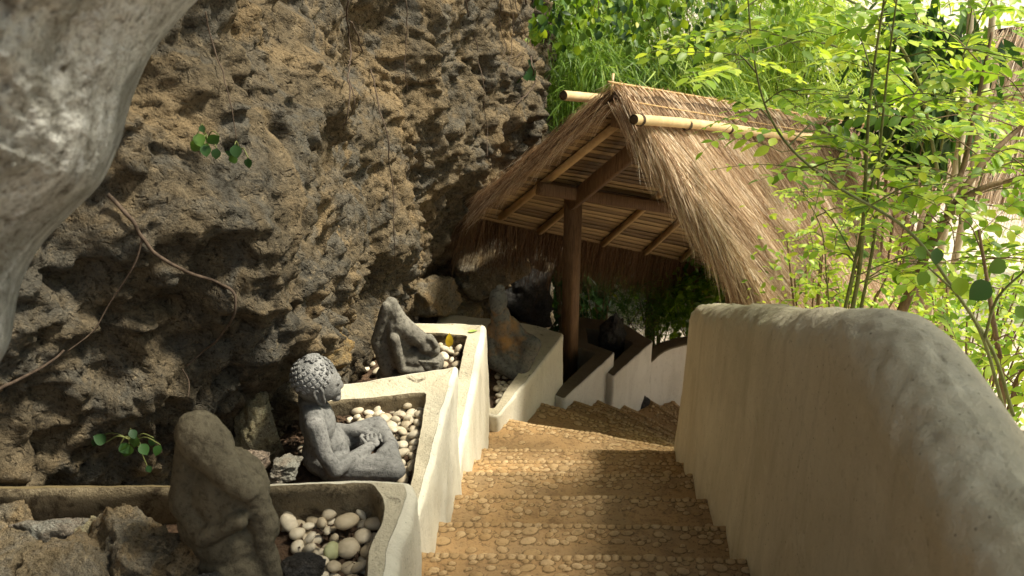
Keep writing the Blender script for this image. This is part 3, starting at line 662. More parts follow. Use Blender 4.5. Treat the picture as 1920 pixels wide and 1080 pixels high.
rock('small grey jagged rock on the planter edge left of the curly-haired statue', at(533, 882, Y=2.5), .052, M['rockgrey'], 51, (1.1, .9, .6), 8, .14, 1)
rock('long dark boulder lying behind the back of the curly-haired statue', at(540, 775, Y=3.1), .10, M['rockdark'], 54, (1.4, .8, .42), 8, .10, .1)
rock('rounded grey boulder high behind the bowed statue', at(660, 598, Y=5.0), .12, M['rockgrey'], 57, (.9, .9, .8), 12, .10, .2)
rock('brown boulder at the cliff foot left of the bowed statue', at(652, 672, Y=4.5), .12, M['rock'], 59, (.8, .8, .9), 10, .10, .9)
rock('pinkish block leaning at the cliff foot behind the bowed statue', at(700, 655, Y=4.75), .12, M['rockpink'], 61, (.9, .6, .8), 9, .08, 1.6)
rock('dark stone wedged between two planters at the stair edge', at(938, 812, X=-.47), .075, M['rockdark'], 63, (.55, 1.2, 1.6), 8, .1, 0)
rock('pointed dark rock standing in the farthest planter', at(1150, 632, Y=6.75), .17, M['rockdark'], 66, (.55, .55, 1.0), 8, .12, .4)
rock('small dark pointed stone on the steps at the foot of the curved wall', at(1196, 752, Y=6.62), .10, M['rockdark'], 70, (.8, .6, 1.1), 7, .1, .4)
for i, (u, v, y, r) in enumerate([(850, 600, 6.2, .2), (800, 560, 6.0, .22), (915, 500, 6.9, .3), (990, 560, 7.3, .28)]):
    rock(['brown boulder in the shaded hollow above the bowed statue', 'rough boulder at the mouth of the shaded hollow', 'large rounded boulder under the thatch overhang', 'dark boulder behind the dark seated statue'][i],
         at(u, v, Y=y), r, M['rock'] if i < 3 else M['rockdark'], 80+i, (1, .9, .8), 12, .1, i)

# ------------------------------------------------------------------ statues
TX = bpy.data.textures.new('grain', 'CLOUDS'); TX.noise_scale = .03; TX.noise_depth = 3
def sculpt(name, mb, m, parent, voxel=.005, smooth=6, disp=.004):
    o = mb.build(name, m, parent)
    r = o.modifiers.new('r', 'REMESH'); r.mode = 'VOXEL'; r.voxel_size = voxel; r.use_smooth_shade = True
    s_ = o.modifiers.new('s', 'SMOOTH'); s_.factor = .5; s_.iterations = smooth
    dsp = o.modifiers.new('d', 'DISPLACE'); dsp.texture = TX; dsp.strength = disp; dsp.mid_level = .5; dsp.texture_coords = 'GLOBAL'
    return o
# seated curly-haired figure; local axes: forward, left, up
ub = at(618, 893, Y=2.72); ub[2] = F2-.005
bd = thing('seated_statue', 'grey stone seated figure with curled hair, hands in its lap, among white pebbles', 'statue', tuple(ub))
yw = .40; Fd = np.array([cos(yw), sin(yw), 0]); Ld = np.array([-sin(yw), cos(yw), 0]); Up = np.array([0, 0, 1.])
def B(f, l, u): return ub+Fd*(f*1.32 if f > .04 and u < .13 else f*1.08)+Ld*l*1.08+Up*u*.87
RB = np.stack([Fd, Ld, Up], 1)
b = MB()
b.ball(B(-.005, 0, .065), (.082, .105, .07), 12, RB).ball(B(-.012, 0, .13), (.062, .083, .09), 12, RB).ball(B(-.022, 0, .215), (.060, .092, .085), 12, RB)
b.ball(B(.02, 0, .11), (.05, .07, .06), 10, RB)
b.caps(B(-.035, -.05, .272), B(-.035, .05, .272), .040, .040)
b.caps(B(-.035, 0, .28), B(-.022, 0, .335), .037, .034)
for s_ in (-1, 1):
    b.caps(B(-.037, s_*.082, .262), B(-.022, s_*.118, .155), .035, .028); b.caps(B(-.022, s_*.118, .155), B(.005, s_*.125, .085), .028, .027)
    b.caps(B(.005, s_*.125, .085), B(.105, s_*.045, .098), .028, .019)
    b.caps(B(.0, s_*.06, .05), B(.15, s_*.135, .042), .052, .040)
    b.caps(B(.15, s_*.135, .042), B(.165, -s_*.02, .040 if s_ < 0 else .058), .038, .026)
    b.caps(B(.165, -s_*.02, .045 if s_ < 0 else .062), B(.13, -s_*.075, .062 if s_ < 0 else .082), .024, .019)
    for k in range(5): b.caps(B(.128-.010*k, -s_*.078, .062+(0 if s_ < 0 else .02)), B(.125-.010*k, -s_*.098, .066+(0 if s_ < 0 else .02)), .008, .006, 8)
# head
hc = B(-.012, 0, .392)
b.ball(hc, (.072, .068, .078), 16, RB).ball(B(.010, 0, .366), (.054, .056, .052), 12, RB).ball(B(-.026, 0, .405), (.068, .069, .069), 12, RB)
b.caps(B(.056, 0, .376), B(.060, 0, .356), .008, .010, 8).caps(B(.052, -.012, .334), B(.052, .012, .334), .007, .007, 8).ball(B(.040, 0, .314), (.020, .026, .016), 8, RB)
b.caps(B(.048, -.034, .392), B(.054, -.010, .396), .007, .008, 8).caps(B(.048, .034, .392), B(.054, .010, .396), .007, .008, 8)
b.ball(B(.044, -.022, .380), (.010, .013, .007), 8, RB).ball(B(.044, .022, .380), (.010, .013, .007), 8, RB)
sculpt('body', b, M['statue_grey'], bd, .0038, 4, .0025)
# hands: palm, four fingers and a thumb, each resting in the lap
for s_, z0 in ((-1, .100), (1, .088)):
    h = MB(); h.ball(B(.118, s_*.030, z0), (.020, .026, .010), 8, RB)
    for k in range(4):
        f0 = .104+.011*k; ln = (.030, .036, .034, .026)[k]
        h.caps(B(f0, s_*.012, z0), B(f0+.002, s_*(.012-ln*.55), z0+.003), .0065, .0058, 8).caps(B(f0+.002, s_*(.012-ln*.55), z0+.003), B(f0+.003, s_*(.012-ln), z0-.001), .0058, .0048, 8)
    h.caps(B(.098, s_*.035, z0+.004), B(.090, s_*.012, z0+.014), .008, .006, 8)
    sculpt('hand', h, M['statue_grey'], bd, .0022, 3, .001)
# ears: rim, hollow and long lobe
for s_ in (-1, 1):
    e = MB(); pts = [(-.018, .405), (-.028, .398), (-.031, .380), (-.024, .355), (-.014, .332), (-.004, .330), (-.002, .345), (-.006, .37), (-.005, .39), (-.010, .403)]
    e.tube(spline([B(a, s_*(.060+.006*sin(i)), c) for i, (a, c) in enumerate(pts)]+[B(pts[0][0], s_*.060, pts[0][1])], 40), .0062, 8)
    e.ball(B(-.015, s_*.056, .368), (.012, .006, .032), 8, RB).caps(B(-.014, s_*.062, .385), B(-.015, s_*.062, .352), .0045, .004, 8)
    sculpt('ear', e, M['statue_grey'], bd, .0022, 2, .001)
hr = MB(); hr.ball(B(-.022, 0, .412), (.072, .072, .068), 14, RB); hr.ball(B(-.018, 0, .462), (.042, .042, .028), 10, RB)
rs_ = np.random.default_rng(2); cap_c = B(-.022, 0, .412)
for i in range(200):
    zc = 1-2*(i+.5)/200; ph = i*2.39996; dq = np.array([math.sqrt(1-zc*zc)*cos(ph), math.sqrt(1-zc*zc)*sin(ph), zc])
    if dq[2] < -.35 or (dq[0] > .62 and dq[2] < .35) or (dq[2] < .0 and dq[0] > .1): continue
    rad = np.array([.074, .074, .070]); cpos = cap_c+RB@(dq*rad)
    if dq[2] > .83: cpos = B(-.018, 0, .462)+RB@(dq*np.array([.045, .045, .032]))
    nrm = RB@dq; t1 = np.cross(nrm, [0, 0, 1.]); t1 /= np.linalg.norm(t1)+1e-6; t2 = np.cross(nrm, t1)
    rr_ = .0054; ang = np.linspace(0, 2*pi*1.0, 11)
    hr.tube([cpos+nrm*.001+(t1*cos(a)+t2*sin(a))*rr_ for a in ang], .0022, 6, False); hr.ball(cpos+nrm*.001, .0026, 5)
hr.build('hair', M['curl'], bd)
# figures built in their own upright plane
def plane_pt(Y):
    def q(u, v, dep=0.): p = at(u, v, Y=Y); return p+np.array([0, 1., 0])*dep
    return q
# hooded weeping figure, nearest
Y1 = 1.84; q = plane_pt(Y1); s1 = .00114
hs = thing('hooded_statue', 'brown weathered statue hunched over with its head buried, nearest in the first planter', 'statue', tuple(np.r_[at(450, 1090, Y=Y1)[:2], F1]))
b = MB()
b.caps(q(372, 812, 0), q(395, 838, .0), 48*s1, 50*s1, 16)                       # back of the bowed head
b.caps(q(385, 830, -.01), q(474, 896, -.05), 46*s1, 25*s1, 16)                   # arm folded over the head
b.caps(q(352, 845, .02), q(352, 935, -.005), 33*s1, 38*s1, 16)                   # left shoulder
b.caps(q(352, 935, -.005), q(400, 985, -.01), 38*s1, 52*s1, 16)                  # rounded haunch
b.ball(q(420, 930, .03), (85*s1, 80*s1, 95*s1), 16)
b.caps(q(470, 905, -.01), q(500, 985, -.01), 30*s1, 32*s1, 14)
b.ball(q(432, 1010, .01), (88*s1, 80*s1, 70*s1), 16); b.ball(q(448, 1075, .01), (88*s1, 85*s1, 75*s1), 16); b.ball(q(455, 1150, .01), (92*s1, 95*s1, 60*s1), 16)
b.ball(q(432, 1120, .0), (112*s1, 100*s1, 80*s1), 16); b.ball(q(450, 1050, -.01), (88*s1, 80*s1, 70*s1), 16); b.ball(q(425, 1060, .02), (98*s1, 80*s1, 80*s1), 16); b.ball(q(400, 985, .02), (84*s1, 70*s1, 70*s1), 16)
b.caps(q(400, 975, -.06), q(465, 945, -.065), 24*s1, 20*s1, 12)
b.caps(q(500, 985, -.03), q(530, 1100, -.05), 20*s1, 24*s1, 12)
for k in range(5): b.caps(q(392+k*26, 1030-k*3, -.066+.006*abs(k-2)), q(414+k*26, 1110, -.088+.006*abs(k-2)), 6*s1, 10*s1, 8)
sculpt('body', b, M['statue_brown'], hs, .0046, 7, .010)
# bowed figure in the third planter
Y3 = 4.22; q = plane_pt(Y3); s3 = .00245
bs_ = thing('bowed_statue', 'grey statue bent double with knees raised and hands clasped round its bowed head', 'statue', tuple(np.r_[at(770, 690, Y=Y3)[:2], F3]))
b = MB()
b.caps(q(733, 568, 0), q(752, 610, 0), 13*s3, 20*s3, 14); b.caps(q(752, 610, .0), q(812, 655, .0), 22*s3, 15*s3, 14)      # sloping back
b.caps(q(727, 572, -.02), q(708, 632, -.03), 12*s3, 11*s3, 12); b.caps(q(708, 634, -.03), q(727, 690, -.03), 12*s3, 13*s3, 12)   # near upper arm and leg
b.caps(q(744, 625, -.06), q(757, 682, -.06), 11*s3, 9*s3, 12); b.caps(q(757, 682, -.06), q(806, 690, -.05), 9*s3, 9*s3, 12)      # forearm and foot
b.caps(q(735, 590, -.01), q(742, 640, -.04), 13*s3, 11*s3, 12)
b.ball(q(776, 672, .02), (42*s3, 34*s3, 24*s3), 14); b.caps(q(742, 612, .02), q(752, 668, .02), 22*s3, 32*s3, 14); b.caps(q(722, 620, .0), q(730, 680, .0), 13*s3, 17*s3, 12); b.ball(q(812, 680, .01), (22*s3, 26*s3, 22*s3), 12)
b.ball(q(800, 650, -.01), (16*s3, 16*s3, 12*s3), 10)
b.ball(q(806, 632, -.01), (8*s3, 10*s3, 8*s3), 8); b.caps(q(808, 630, -.01), q(817, 642, -.02), 6*s3, 7*s3, 8)
for k in range(4): b.caps(q(790+k*4, 664+k*5, -.075), q(826-k*1, 668+k*6, -.065), 3.2*s3, 3.4*s3, 6)
b.ball(q(722, 705, .02), (20*s3, 24*s3, 18*s3), 10); b.ball(q(775, 706, .02), (60*s3, 30*s3, 14*s3), 12)
sculpt('body', b, M['statue_mid'], bs_, .006, 3, .008)
# dark seated figure in the fourth planter
Y4 = 5.35; q = plane_pt(Y4); s4 = .0031
ds = thing('dark_statue', 'dark seated statue with orange sunlight tint in its stone, shaded beside the timber post', 'statue', tuple(np.r_[at(965, 700, Y=Y4)[:2], F4]))
b = MB()
b.ball(q(934, 562, 0), (19*s4, 21*s4, 25*s4), 14); b.ball(q(932, 572, -.05), (13*s4, 8*s4, 14*s4), 10); b.ball(q(938, 541, .0), (10*s4, 10*s4, 8*s4), 8)
b.caps(q(938, 590, .0), q(944, 640, .0), 20*s4, 26*s4, 14); b.ball(q(950, 655, .01), (34*s4, 28*s4, 30*s4), 14)
b.caps(q(955, 610, .03), q(985, 640, .0), 15*s4, 15*s4, 12); b.caps(q(985, 640, 0), q(1000, 640, -.04), 19*s4, 17*s4, 12)
b.caps(q(922, 612, -.02), q(922, 655, -.05), 9*s4, 11*s4, 10); b.caps(q(930, 670, -.06), q(975, 690, -.10), 17*s4, 15*s4, 12); b.caps(q(1000, 642, -.03), q(975, 690, -.10), 17*s4, 15*s4, 12)
b.ball(q(960, 672, -.02), (36*s4, 30*s4, 24*s4), 12)
sculpt('body', b, M['statue_suntint'], ds, .008, 3, .01)

# ------------------------------------------------------------------ thatched roof over the stairs
G0 = at(1150, 188, Z=1.8); E1 = at(880, 405, Z=.8); E2 = at(1400, 556, Z=.8)
t2 = (E1-E2)[:2]/np.linalg.norm((E1-E2)[:2]); r2 = np.array([-t2[1], t2[0]]); r2 = r2 if r2[1] > 0 else -r2
RL = 4.2
def ridge(s): return G0+np.array([r2[0]*s, r2[1]*s, -.25*s])
def eave(E0, s): return E0+np.array([r2[0]*s, r2[1]*s, -.42*s])
def slope(E0, s, t, off=0.):
    s = np.asarray(s, float)[..., None]; t = np.asarray(t, float)[..., None]; r3 = np.r_[r2, 0]
    a = G0+s*r3+s*np.array([0, 0, -.25]); b = E0+s*r3+s*np.array([0, 0, -.42]); sag = -.05*np.sin(np.pi*t)*0
    p = a*(1-t)+b*t; n = np.cross(b-a, r3+np.array([0, 0, -.33])); n /= np.linalg.norm(n, axis=-1)[..., None]
    n = np.where(n[..., 2:3] < 0, -n, n); return p+n*(off if np.isscalar(off) else np.asarray(off)[..., None])
def on_slope(u, v, E0, off=0.):
    n = np.cross(E0-G0, np.r_[r2, -.33]); n /= np.linalg.norm(n); n = n if n[2] > 0 else -n
    p = G0+n*off; d = ray(u, v); return EYE+d*(((p-EYE)@n)/(d@n))
def st_of(p, E0):
    dv = p[:2]-G0[:2]; e = (E0-G0)[:2]; A = np.array([[r2[0], e[0]], [r2[1], e[1]]]); return np.linalg.solve(A, dv)
hut = thing('thatched_roof_shelter', 'thatched open-sided roof on timber posts covering the turn of the stairs', 'shelter', (G0[0], G0[1], -1.))
def straws(name, root, dirn, ln, wd, droop, m, parent, seg=3, seed=0, bend=.0, rnd=None, spread=.0, loc=None):
    n = len(root); r = np.random.default_rng(seed); dirn = dirn/np.linalg.norm(dirn, axis=1)[:, None]
    side = np.cross(dirn, r.normal(size=(n, 3))); side /= np.linalg.norm(side, axis=1)[:, None]
    bd_ = r.normal(size=(n, 3))*bend; V = []
    for k in range(seg+1):
        f = k/seg; p = root+dirn*(ln*f)[:, None]+np.array([0, 0, -1.])*(droop*f*f)[:, None]+bd_*(ln*f*f)[:, None]
        w = (wd*(1-.75*f))[:, None]*.5; V += [p-side*w, p+side*w]
    V = np.stack(V, 1); nv = 2*(seg+1)
    Fc = np.concatenate([np.arange(n)[:, None]*nv+np.array([2*k, 2*k+1, 2*k+3, 2*k+2]) for k in range(seg)])
    rn = r.uniform(0, 1, n) if rnd is None else rnd
    return link(name, V.reshape(-1, 3), Fc, m, parent, False, attr={'rnd': np.repeat(rn, nv)}, loc=loc)
rs = np.random.default_rng(11)
r3u = np.r_[r2, -.30]; r3u /= np.linalg.norm(r3u)
def thatch_slope(E0, n, name, seed, nearside, m, far_end=RL):
    r = np.random.default_rng(seed)
    # packed body under the loose straw, a thick sheet
    su = np.linspace(0.02, far_end, 60); tv = np.linspace(0, .985, 24); A, Bv = np.meshgrid(su, tv, indexing='ij'); A = A.ravel(); Bv = Bv.ravel()
    top = slope(E0, A, Bv, .075); bot = slope(E0, A, Bv, .022); top += .012*np.stack([0*A, 0*A, fbm(top*9, 3, seed)], 1)
    nV = len(A); Fg = grid_faces(60, 24); ed = []
    idx = lambda i, j: i*24+j
    loop = [idx(i, 0) for i in range(60)]+[idx(59, j) for j in range(1, 24)]+[idx(i, 23) for i in range(58, -1, -1)]+[idx(0, j) for j in range(22, 0, -1)]
    for a, b in zip(loop, loop[1:]+loop[:1]): ed.append([a, b, b+nV, a+nV])
    link(name, np.vstack([top, bot]), np.vstack([Fg, Fg[:, ::-1]+nV, np.array(ed)]), M['thatchbase'], hut)
    s_ = r.uniform(-.03, far_end, n); t_ = r.uniform(-.02, 1.0, n)**.92; root = slope(E0, s_, t_, .055+.035*r.random(n)); dn = slope(E0, s_, t_+.1, .06)-slope(E0, s_, t_, .06)
    dn /= np.linalg.norm(dn, axis=1)[:, None]; nrm = slope(E0, s_, t_, 1.)-slope(E0, s_, t_, 0.)
    dirn = dn+nrm*r.normal(.06, .075, n)[:, None]+r3u*r.normal(0.02, .15, n)[:, None]
    # clumps of similar tone
    tone = np.clip(.5+.28*vnoise(np.stack([s_*7, t_*9, 0*s_], 1), 4)+.26*r.normal(size=n), 0, 1)
    straws(name.replace('layer', 'straw'), root, dirn, r.uniform(.12, .34, n), r.uniform(.0014, .0032, n), .10*r.random(n)**2*(.3+t_), m, hut, 3, seed+1, .05, tone)
    return
thatch_slope(E2, 52000, 'thatch_layer', 21, True, M['thatch'])
thatch_slope(E1, 7000, 'thatch_layer', 31, False, M['thatch'])
# eave fringes
def fringe(E0, n, seed, m, l0, l1, s0, s1, name, dirmix, outr, tmin=.84):
    r = np.random.default_rng(seed); s_ = r.uniform(s0, s1, n); t_ = r.uniform(tmin, 1.04, n); off = r.uniform(.01, .09, n)
    root = slope(E0, s_, t_, off); dn = slope(E0, s_, t_+.1, 0)-slope(E0, s_, t_, 0); dn /= np.linalg.norm(dn, axis=1)[:, None]
    dirn = dn*dirmix+np.array([0, 0, -1.])*(1-dirmix)+r3u*r.normal(outr, .16, n)[:, None]+r.normal(0, .07, (n, 3))
    straws(name, root, dirn, r.uniform(l0, l1, n), r.uniform(.002, .0045, n), .10*r.random(n), m, hut, 4, seed, .10)
fringe(E2, 6500, 41, M['thatch'], .18, .46, -.03, RL, 'eave_fringe', .62, .0)
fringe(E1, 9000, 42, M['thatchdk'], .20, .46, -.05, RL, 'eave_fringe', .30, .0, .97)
# ragged gable edges
def verge(E0, n, seed, m, name, l0, l1, back):
    r = np.random.default_rng(seed); t_ = r.uniform(0, 1.0, n); s_ = r.uniform(-.035, .06, n); off = r.uniform(-.03, .10, n)
    root = slope(E0, s_, t_, off); dn = slope(E0, s_, t_+.1, 0)-slope(E0, s_, t_, 0); dn /= np.linalg.norm(dn, axis=1)[:, None]
    dirn = dn+(-r3u)*np.abs(r.normal(back, .12, n))[:, None]+np.array([0, 0, -1.])*r.uniform(0, .30, n)[:, None]+r.normal(0, .05, (n, 3))
    straws(name, root, dirn, r.uniform(l0, l1, n), r.uniform(.002, .0042, n), .06*r.random(n), m, hut, 4, seed, .08)
verge(E2, 6000, 51, M['thatch'], 'verge_fringe', .14, .36, .12)
verge(E1, 1500, 52, M['thatch'], 'verge_fringe', .10, .28, .06)
# ridge cap: straw folded over the ridge, thin binding canes
n = 3800; s_ = rs.uniform(-.03, RL, n); sg = rs.integers(0, 2, n); root = G0+s_[:, None]*np.r_[r2, -.25]+np.array([0, 0, .085])+rs.normal(0, .012, (n, 3))
dE = np.where(sg[:, None] == 0, (E2-G0)[None], (E1-G0)[None]); dE = dE/np.linalg.norm(dE, axis=1)[:, None]
straws('ridge_cap', root, dE*.9+np.array([0, 0, .10])+r3u*rs.normal(.25, .22, n)[:, None], rs.uniform(.10, .26, n), rs.uniform(.0025, .005, n), .05*rs.random(n), M['thatch'], hut, 3, 61, .05, np.clip(.62+.25*rs.normal(size=n), 0, 1))
MB().tube([slope(E2, s, .055, .088) for s in np.linspace(-.02, RL, 30)], .0045, 6).build('binding_cane', M['bamboo'], hut)
MB().tube([G0+np.r_[r2*s, -.25*s]+np.array([0, 0, .098]) for s in np.linspace(-.06, RL, 30)], .007, 6).build('binding_cane', M['bamboo'], hut)
# bamboo poles held on the slopes
def pole(P, Q, r, nodes, name='bamboo_pole'):
    P = np.array(P); Q = np.array(Q); L = np.linalg.norm(Q-P); t = np.r_[0, .012]; n = 90; ts = np.linspace(0, L, n); R = np.full(n, r)
    for k in np.arange(.17, L, nodes): R += .0028*np.exp(-((ts-k)/.010)**2)
    pts = P+(Q-P)*(ts/L)[:, None]+np.array([0, 0, 1.])*(.008*np.sin(ts*2.2))[:, None]
    b = MB().tube(pts, R, 16, False); o = b.build(name, M['pole'], hut)
    d_ = (Q-P)/L; MB().tube([P+d_*.05, P+d_*.03, P+d_*.001, P, P], [.001, r*.74, r*.76, r*.90, r*1.0], 16, False).build('pole_end', M['inner'], o)
    return o
pa = on_slope(1188, 224, E2, .125); s0, t0 = st_of(pa, E2); pb_ = on_slope(1510, 256, E2, .20)
pole(pa, pa+(pb_-pa)*1.30, .029, .36)
pf = at(1056, 179, Y=5.62); pole(pf, pf+np.r_[r2*3.4, -.34*3.4*.7], .030, .36)
for k, s in enumerate((.06, .62, 1.2)):
    c = pa+(pb_-pa)*s/np.linalg.norm(pb_-pa)*1.0; dd_ = (pb_-pa)/np.linalg.norm(pb_-pa); e1 = np.cross(dd_, [0, 0, 1.]); e1 /= np.linalg.norm(e1); e2 = np.cross(e1, dd_)
    mb = MB()
    for j in range(3): mb.tube([c+dd_*(.008*j)+(e1*cos(a)+e2*sin(a))*.0315 for a in np.linspace(0, 2*pi, 16)], .0032, 6, False)
    mb.build('binding_rope', M['root'], hut)
MB().tube([G0+np.array([-.01, .05, .02]), at(1150, 138, Y=G0[1]+.1)], .008, 6).build('ridge_peg', M['pole'], hut)
# underside: split bamboo slats laid along the roof
def slats(E0, far_end, ts, seed):
    V = []; rn = []; r = np.random.default_rng(seed); Fc = []; c = 0
    for t in ts:
        s_ = np.linspace(.02+r.uniform(-.015, .015), far_end, 26); w = .0160
        wob = .0016*np.sin(s_*5+r.uniform(0, 6)); off = r.uniform(-.002, .002)
        for o_, dt in ((.0, -w), (-.006, -w*.6), (-.0075, 0), (-.006, w*.6), (.0, w)):
            V.append(slope(E0, s_, t+dt*.72+wob, o_+off))
        Fc.append(grid_faces(5, 26)+c); c += 130; rn.append(np.full(130, r.uniform(0, 1)))
    return link('slat_lining', np.concatenate(V), np.concatenate(Fc), M['slat'], hut, attr={'rnd': np.concatenate(rn)})
slats(E1, RL, np.arange(.02, 1.015, .027), 71); slats(E2, RL, np.arange(.02, .93, .027), 72)
# rafters, wall plates, posts
low_px = [(945, 400), (1022, 428), (1110, 443), (1172, 460), (1222, 475), (1272, 490), (1312, 502), (1350, 512)]
for i, (u, v) in enumerate(low_px):
    s, t = st_of(on_slope(u, v, E1, -.03), E1)
    if i == 1: s = st_of(on_slope(1107, 352, E1, -.03), E1)[0]
    a = slope(E1, s, .03, -.032); b_ = slope(E1, s, .985 if i else .93, -.032)
    up = slope(E1, s, .4, 1.)-slope(E1, s, .4, 0.); MB().box(a, b_, .046, .042, .008, up).build('rafter', M['bamboo'], hut)
    a = slope(E2, s, .03, -.032); b_ = slope(E2, s, .84, -.032); up = slope(E2, s, .4, 1.)-slope(E2, s, .4, 0.); MB().box(a, b_, .046, .042, .008, up).build('rafter', M['bamboo'], hut)
pt = on_slope(1075, 372, E1, -.10); sp_, tp_ = st_of(pt, E1)
base_z = -.62
MB().box((pt[0], pt[1], base_z), pt+np.array([0, 0, .03]), .098, .098, .010, tuple(np.r_[r2, 0])).build('post', M['wood'], hut)
pl0 = slope(E1, sp_-.42, tp_, -.10); pl1 = slope(E1, RL-.3, tp_, -.10)
MB().box(pl0, pl1, .06, .085, .008).build('wall_plate', M['wood'], hut)
rb0 = pt+np.array([-.02, -.04, -.02]); rb1 = slope(E1, sp_-.02, .06, -.11)
MB().box(rb0, rb1, .075, .10, .008, (0, 0, 1)).build('truss_rafter', M['wood'], hut)
MB().box(slope(E2, sp_, .06, -.10), slope(E2, sp_, .80, -.10), .06, .085, .008, (0, 0, 1)).build('truss_rafter', M['wood'], hut)
MB().box(G0+np.r_[r2*.03, -.12], ridge(RL)-np.array([0, 0, .12]), .06, .08, .008).build('ridge_beam', M['wood'], hut)
q2_ = slope(E2, sp_, .74, -.10); MB().box((q2_[0], q2_[1], -1.6), q2_, .10, .10, .01, tuple(np.r_[r2, 0])).build('post', M['wood'], hut)
MB().box(slope(E2, .10, .74, -.10), slope(E2, RL-.3, .74, -.10), .06, .085, .008).build('wall_plate', M['wood'], hut)
for Ex, tt in ((E1, tp_), (E2, .74)):
    e_ = slope(Ex, RL-.6, tt, -.10); MB().box((e_[0], e_[1], -3.2), e_, .10, .10, .01, tuple(np.r_[r2, 0])).build('post', M['wood'], hut)
# second roof at the right edge
H2 = thing('distant_thatched_roof', 'sunlit thatched roof with a bamboo pole at the right edge, behind the shrubs', 'roof', tuple(at(1900, 200, Y=8.6)-np.array([0, 0, 1.5])))
c0 = at(1838, 60, Y=9.0); c1 = at(2150, 10, Y=8.4); c2 = at(1700, 330, Y=8.2); c3 = at(2150, 420, Y=7.0)
def h2(a, b, o=0.): a = np.asarray(a)[..., None]; b = np.asarray(b)[..., None]; return c0*(1-a)*(1-b)+c1*a*(1-b)+c2*(1-a)*b+c3*a*b+np.array([0, -.3, .8])*o
A, Bv = np.meshgrid(np.linspace(0, 1, 12), np.linspace(0, 1, 12), indexing='ij'); A = A.ravel(); Bv = Bv.ravel()
tp = h2(A, Bv); bt = h2(A, Bv, -.12); Fg = grid_faces(12, 12); lp = [i*12 for i in range(12)]+[11*12+j for j in range(1, 12)]+[i*12+11 for i in range(10, -1, -1)]+[j for j in range(10, 0, -1)]
link('thatch_layer', np.vstack([tp, bt]), np.vstack([Fg, Fg[:, ::-1]+144, np.array([[a, b, b+144, a+144] for a, b in zip(lp, lp[1:]+lp[:1])])]), M['thatchbase'], H2)
n = 9000; a_ = rs.random(n); b_ = rs.random(n); root = h2(a_, b_, .01); dn = h2(a_, b_+.05)-h2(a_, b_)
straws('thatch_straw', root, dn/np.linalg.norm(dn, axis=1)[:, None]+rs.normal(0, .09, (n, 3))+np.array([0, -.02, .05]), rs.uniform(.2, .45, n), rs.uniform(.004, .008, n), .05*rs.random(n), M['thatch'], H2, 3, 91, .05, np.clip(.75+.2*rs.normal(size=n), 0, 1))
MB().tube([at(1852, 192, Y=7.9), at(2100, 140, Y=7.6)], .028, 10).build('bamboo_pole', M['pole'], H2)
for u in (1760, 2080):
    p = at(u, 260, Y=8.2); MB().tube([p, (p[0], p[1], -3)], .05, 8).build('post', M['bark_pale'], H2)

# ------------------------------------------------------------------ plants
def oval(nu=3, nv=4, k=.5, fold=.12, curl=.10, tip=1.0):
    """a leaf 1 long lying along +x: rows across its midrib"""
    V = []; 
    for i in range(nv+1):
        f = i/nv; w = k*.5*(np.sin(np.pi*min(1, max(0, f))**.85)**.8 if 0 < f < 1 else 0)
        for j in (-1, 0, 1): V.append((f, j*w, abs(j)*w*fold*2-curl*f*f))
    Fc = [[i*3+j, i*3+j+1, (i+1)*3+j+1, (i+1)*3+j] for i in range(nv) for j in range(2)]
    return np.array(V), np.array(Fc)
LEAF = oval(k=.52); LEAFR = oval(k=.85, nv=5); LEAFN = oval(k=.30); DIA = (np.array([(0, 0, 0), (.45, -.24, .03), (1, 0, -.05), (.45, .24, .03)]), np.array([[0, 1, 2, 3]]))
BL = (np.array([(0, -.016, 0), (0, .016, 0), (.35, -.022, .03), (.35, .022, .03), (.7, -.016, 0), (.7, .016, 0), (1, 0, -.09), (1, .002, -.09)]), np.array([[0, 2, 3, 1], [2, 4, 5, 3], [4, 6, 7, 5]]))
def leaves(name, tmpl, pos, dirn, up, size, m, parent=None, seed=0, rnd=None, **k):
    T, Fc = tmpl; n = len(pos); r = np.random.default_rng(seed)
    d = dirn/(np.linalg.norm(dirn, axis=1)[:, None]+1e-9); sd_ = np.cross(up, d); sd_ /= np.linalg.norm(sd_, axis=1)[:, None]+1e-9; u = np.cross(d, sd_)
    V = pos[:, None]+size[:, None, None]*(T[None, :, 0:1]*d[:, None]+T[None, :, 1:2]*sd_[:, None]+T[None, :, 2:3]*u[:, None])
    Fa = (Fc[None]+np.arange(n)[:, None, None]*len(T)).reshape(-1, 4)
    rn = r.uniform(0, 1, n) if rnd is None else rnd
    return link(name, V.reshape(-1, 3), Fa, m, parent, True, attr={'rnd': np.repeat(rn, len(T))}, **k)
UP = np.array([0, 0, 1.])
def frond(base, d, L, n, ls, droop, r, out):
    """pinnate leaf: rachis with paired leaflets; appends to out and returns the rachis"""
    d = d/np.linalg.norm(d); side = np.cross(d, UP); side /= np.linalg.norm(side)+1e-9; roll = r.normal(0, .35); upn = np.cross(side, d); side = side*cos(roll)+upn*sin(roll); upn = np.cross(side, d)
    pts = []
    for i in range(n+1):
        f = i/n; pts.append(base+d*L*f-UP*droop*L*f*f)
    pts = np.array(pts); tone = r.normal(0, .13)
    for i in range(1, n+1):
        t = pts[i]-pts[i-1]; t /= np.linalg.norm(t)
        for s in ((-1, 1) if i < n else (0,)):
            dd = t*.55+side*s*(.9)+r.normal(0, .10, 3)-UP*.12*r.random(); sz = ls*(1-.35*abs(i/n-.45))*r.uniform(.85, 1.1)
            out['p'].append(pts[i]); out['d'].append(dd if s else t); out['u'].append(upn+r.normal(0, .22, 3)); out['s'].append(sz); out['t'].append(tone)
    return pts
def newout(): return {'p': [], 'd': [], 'u': [], 's': [], 't': []}
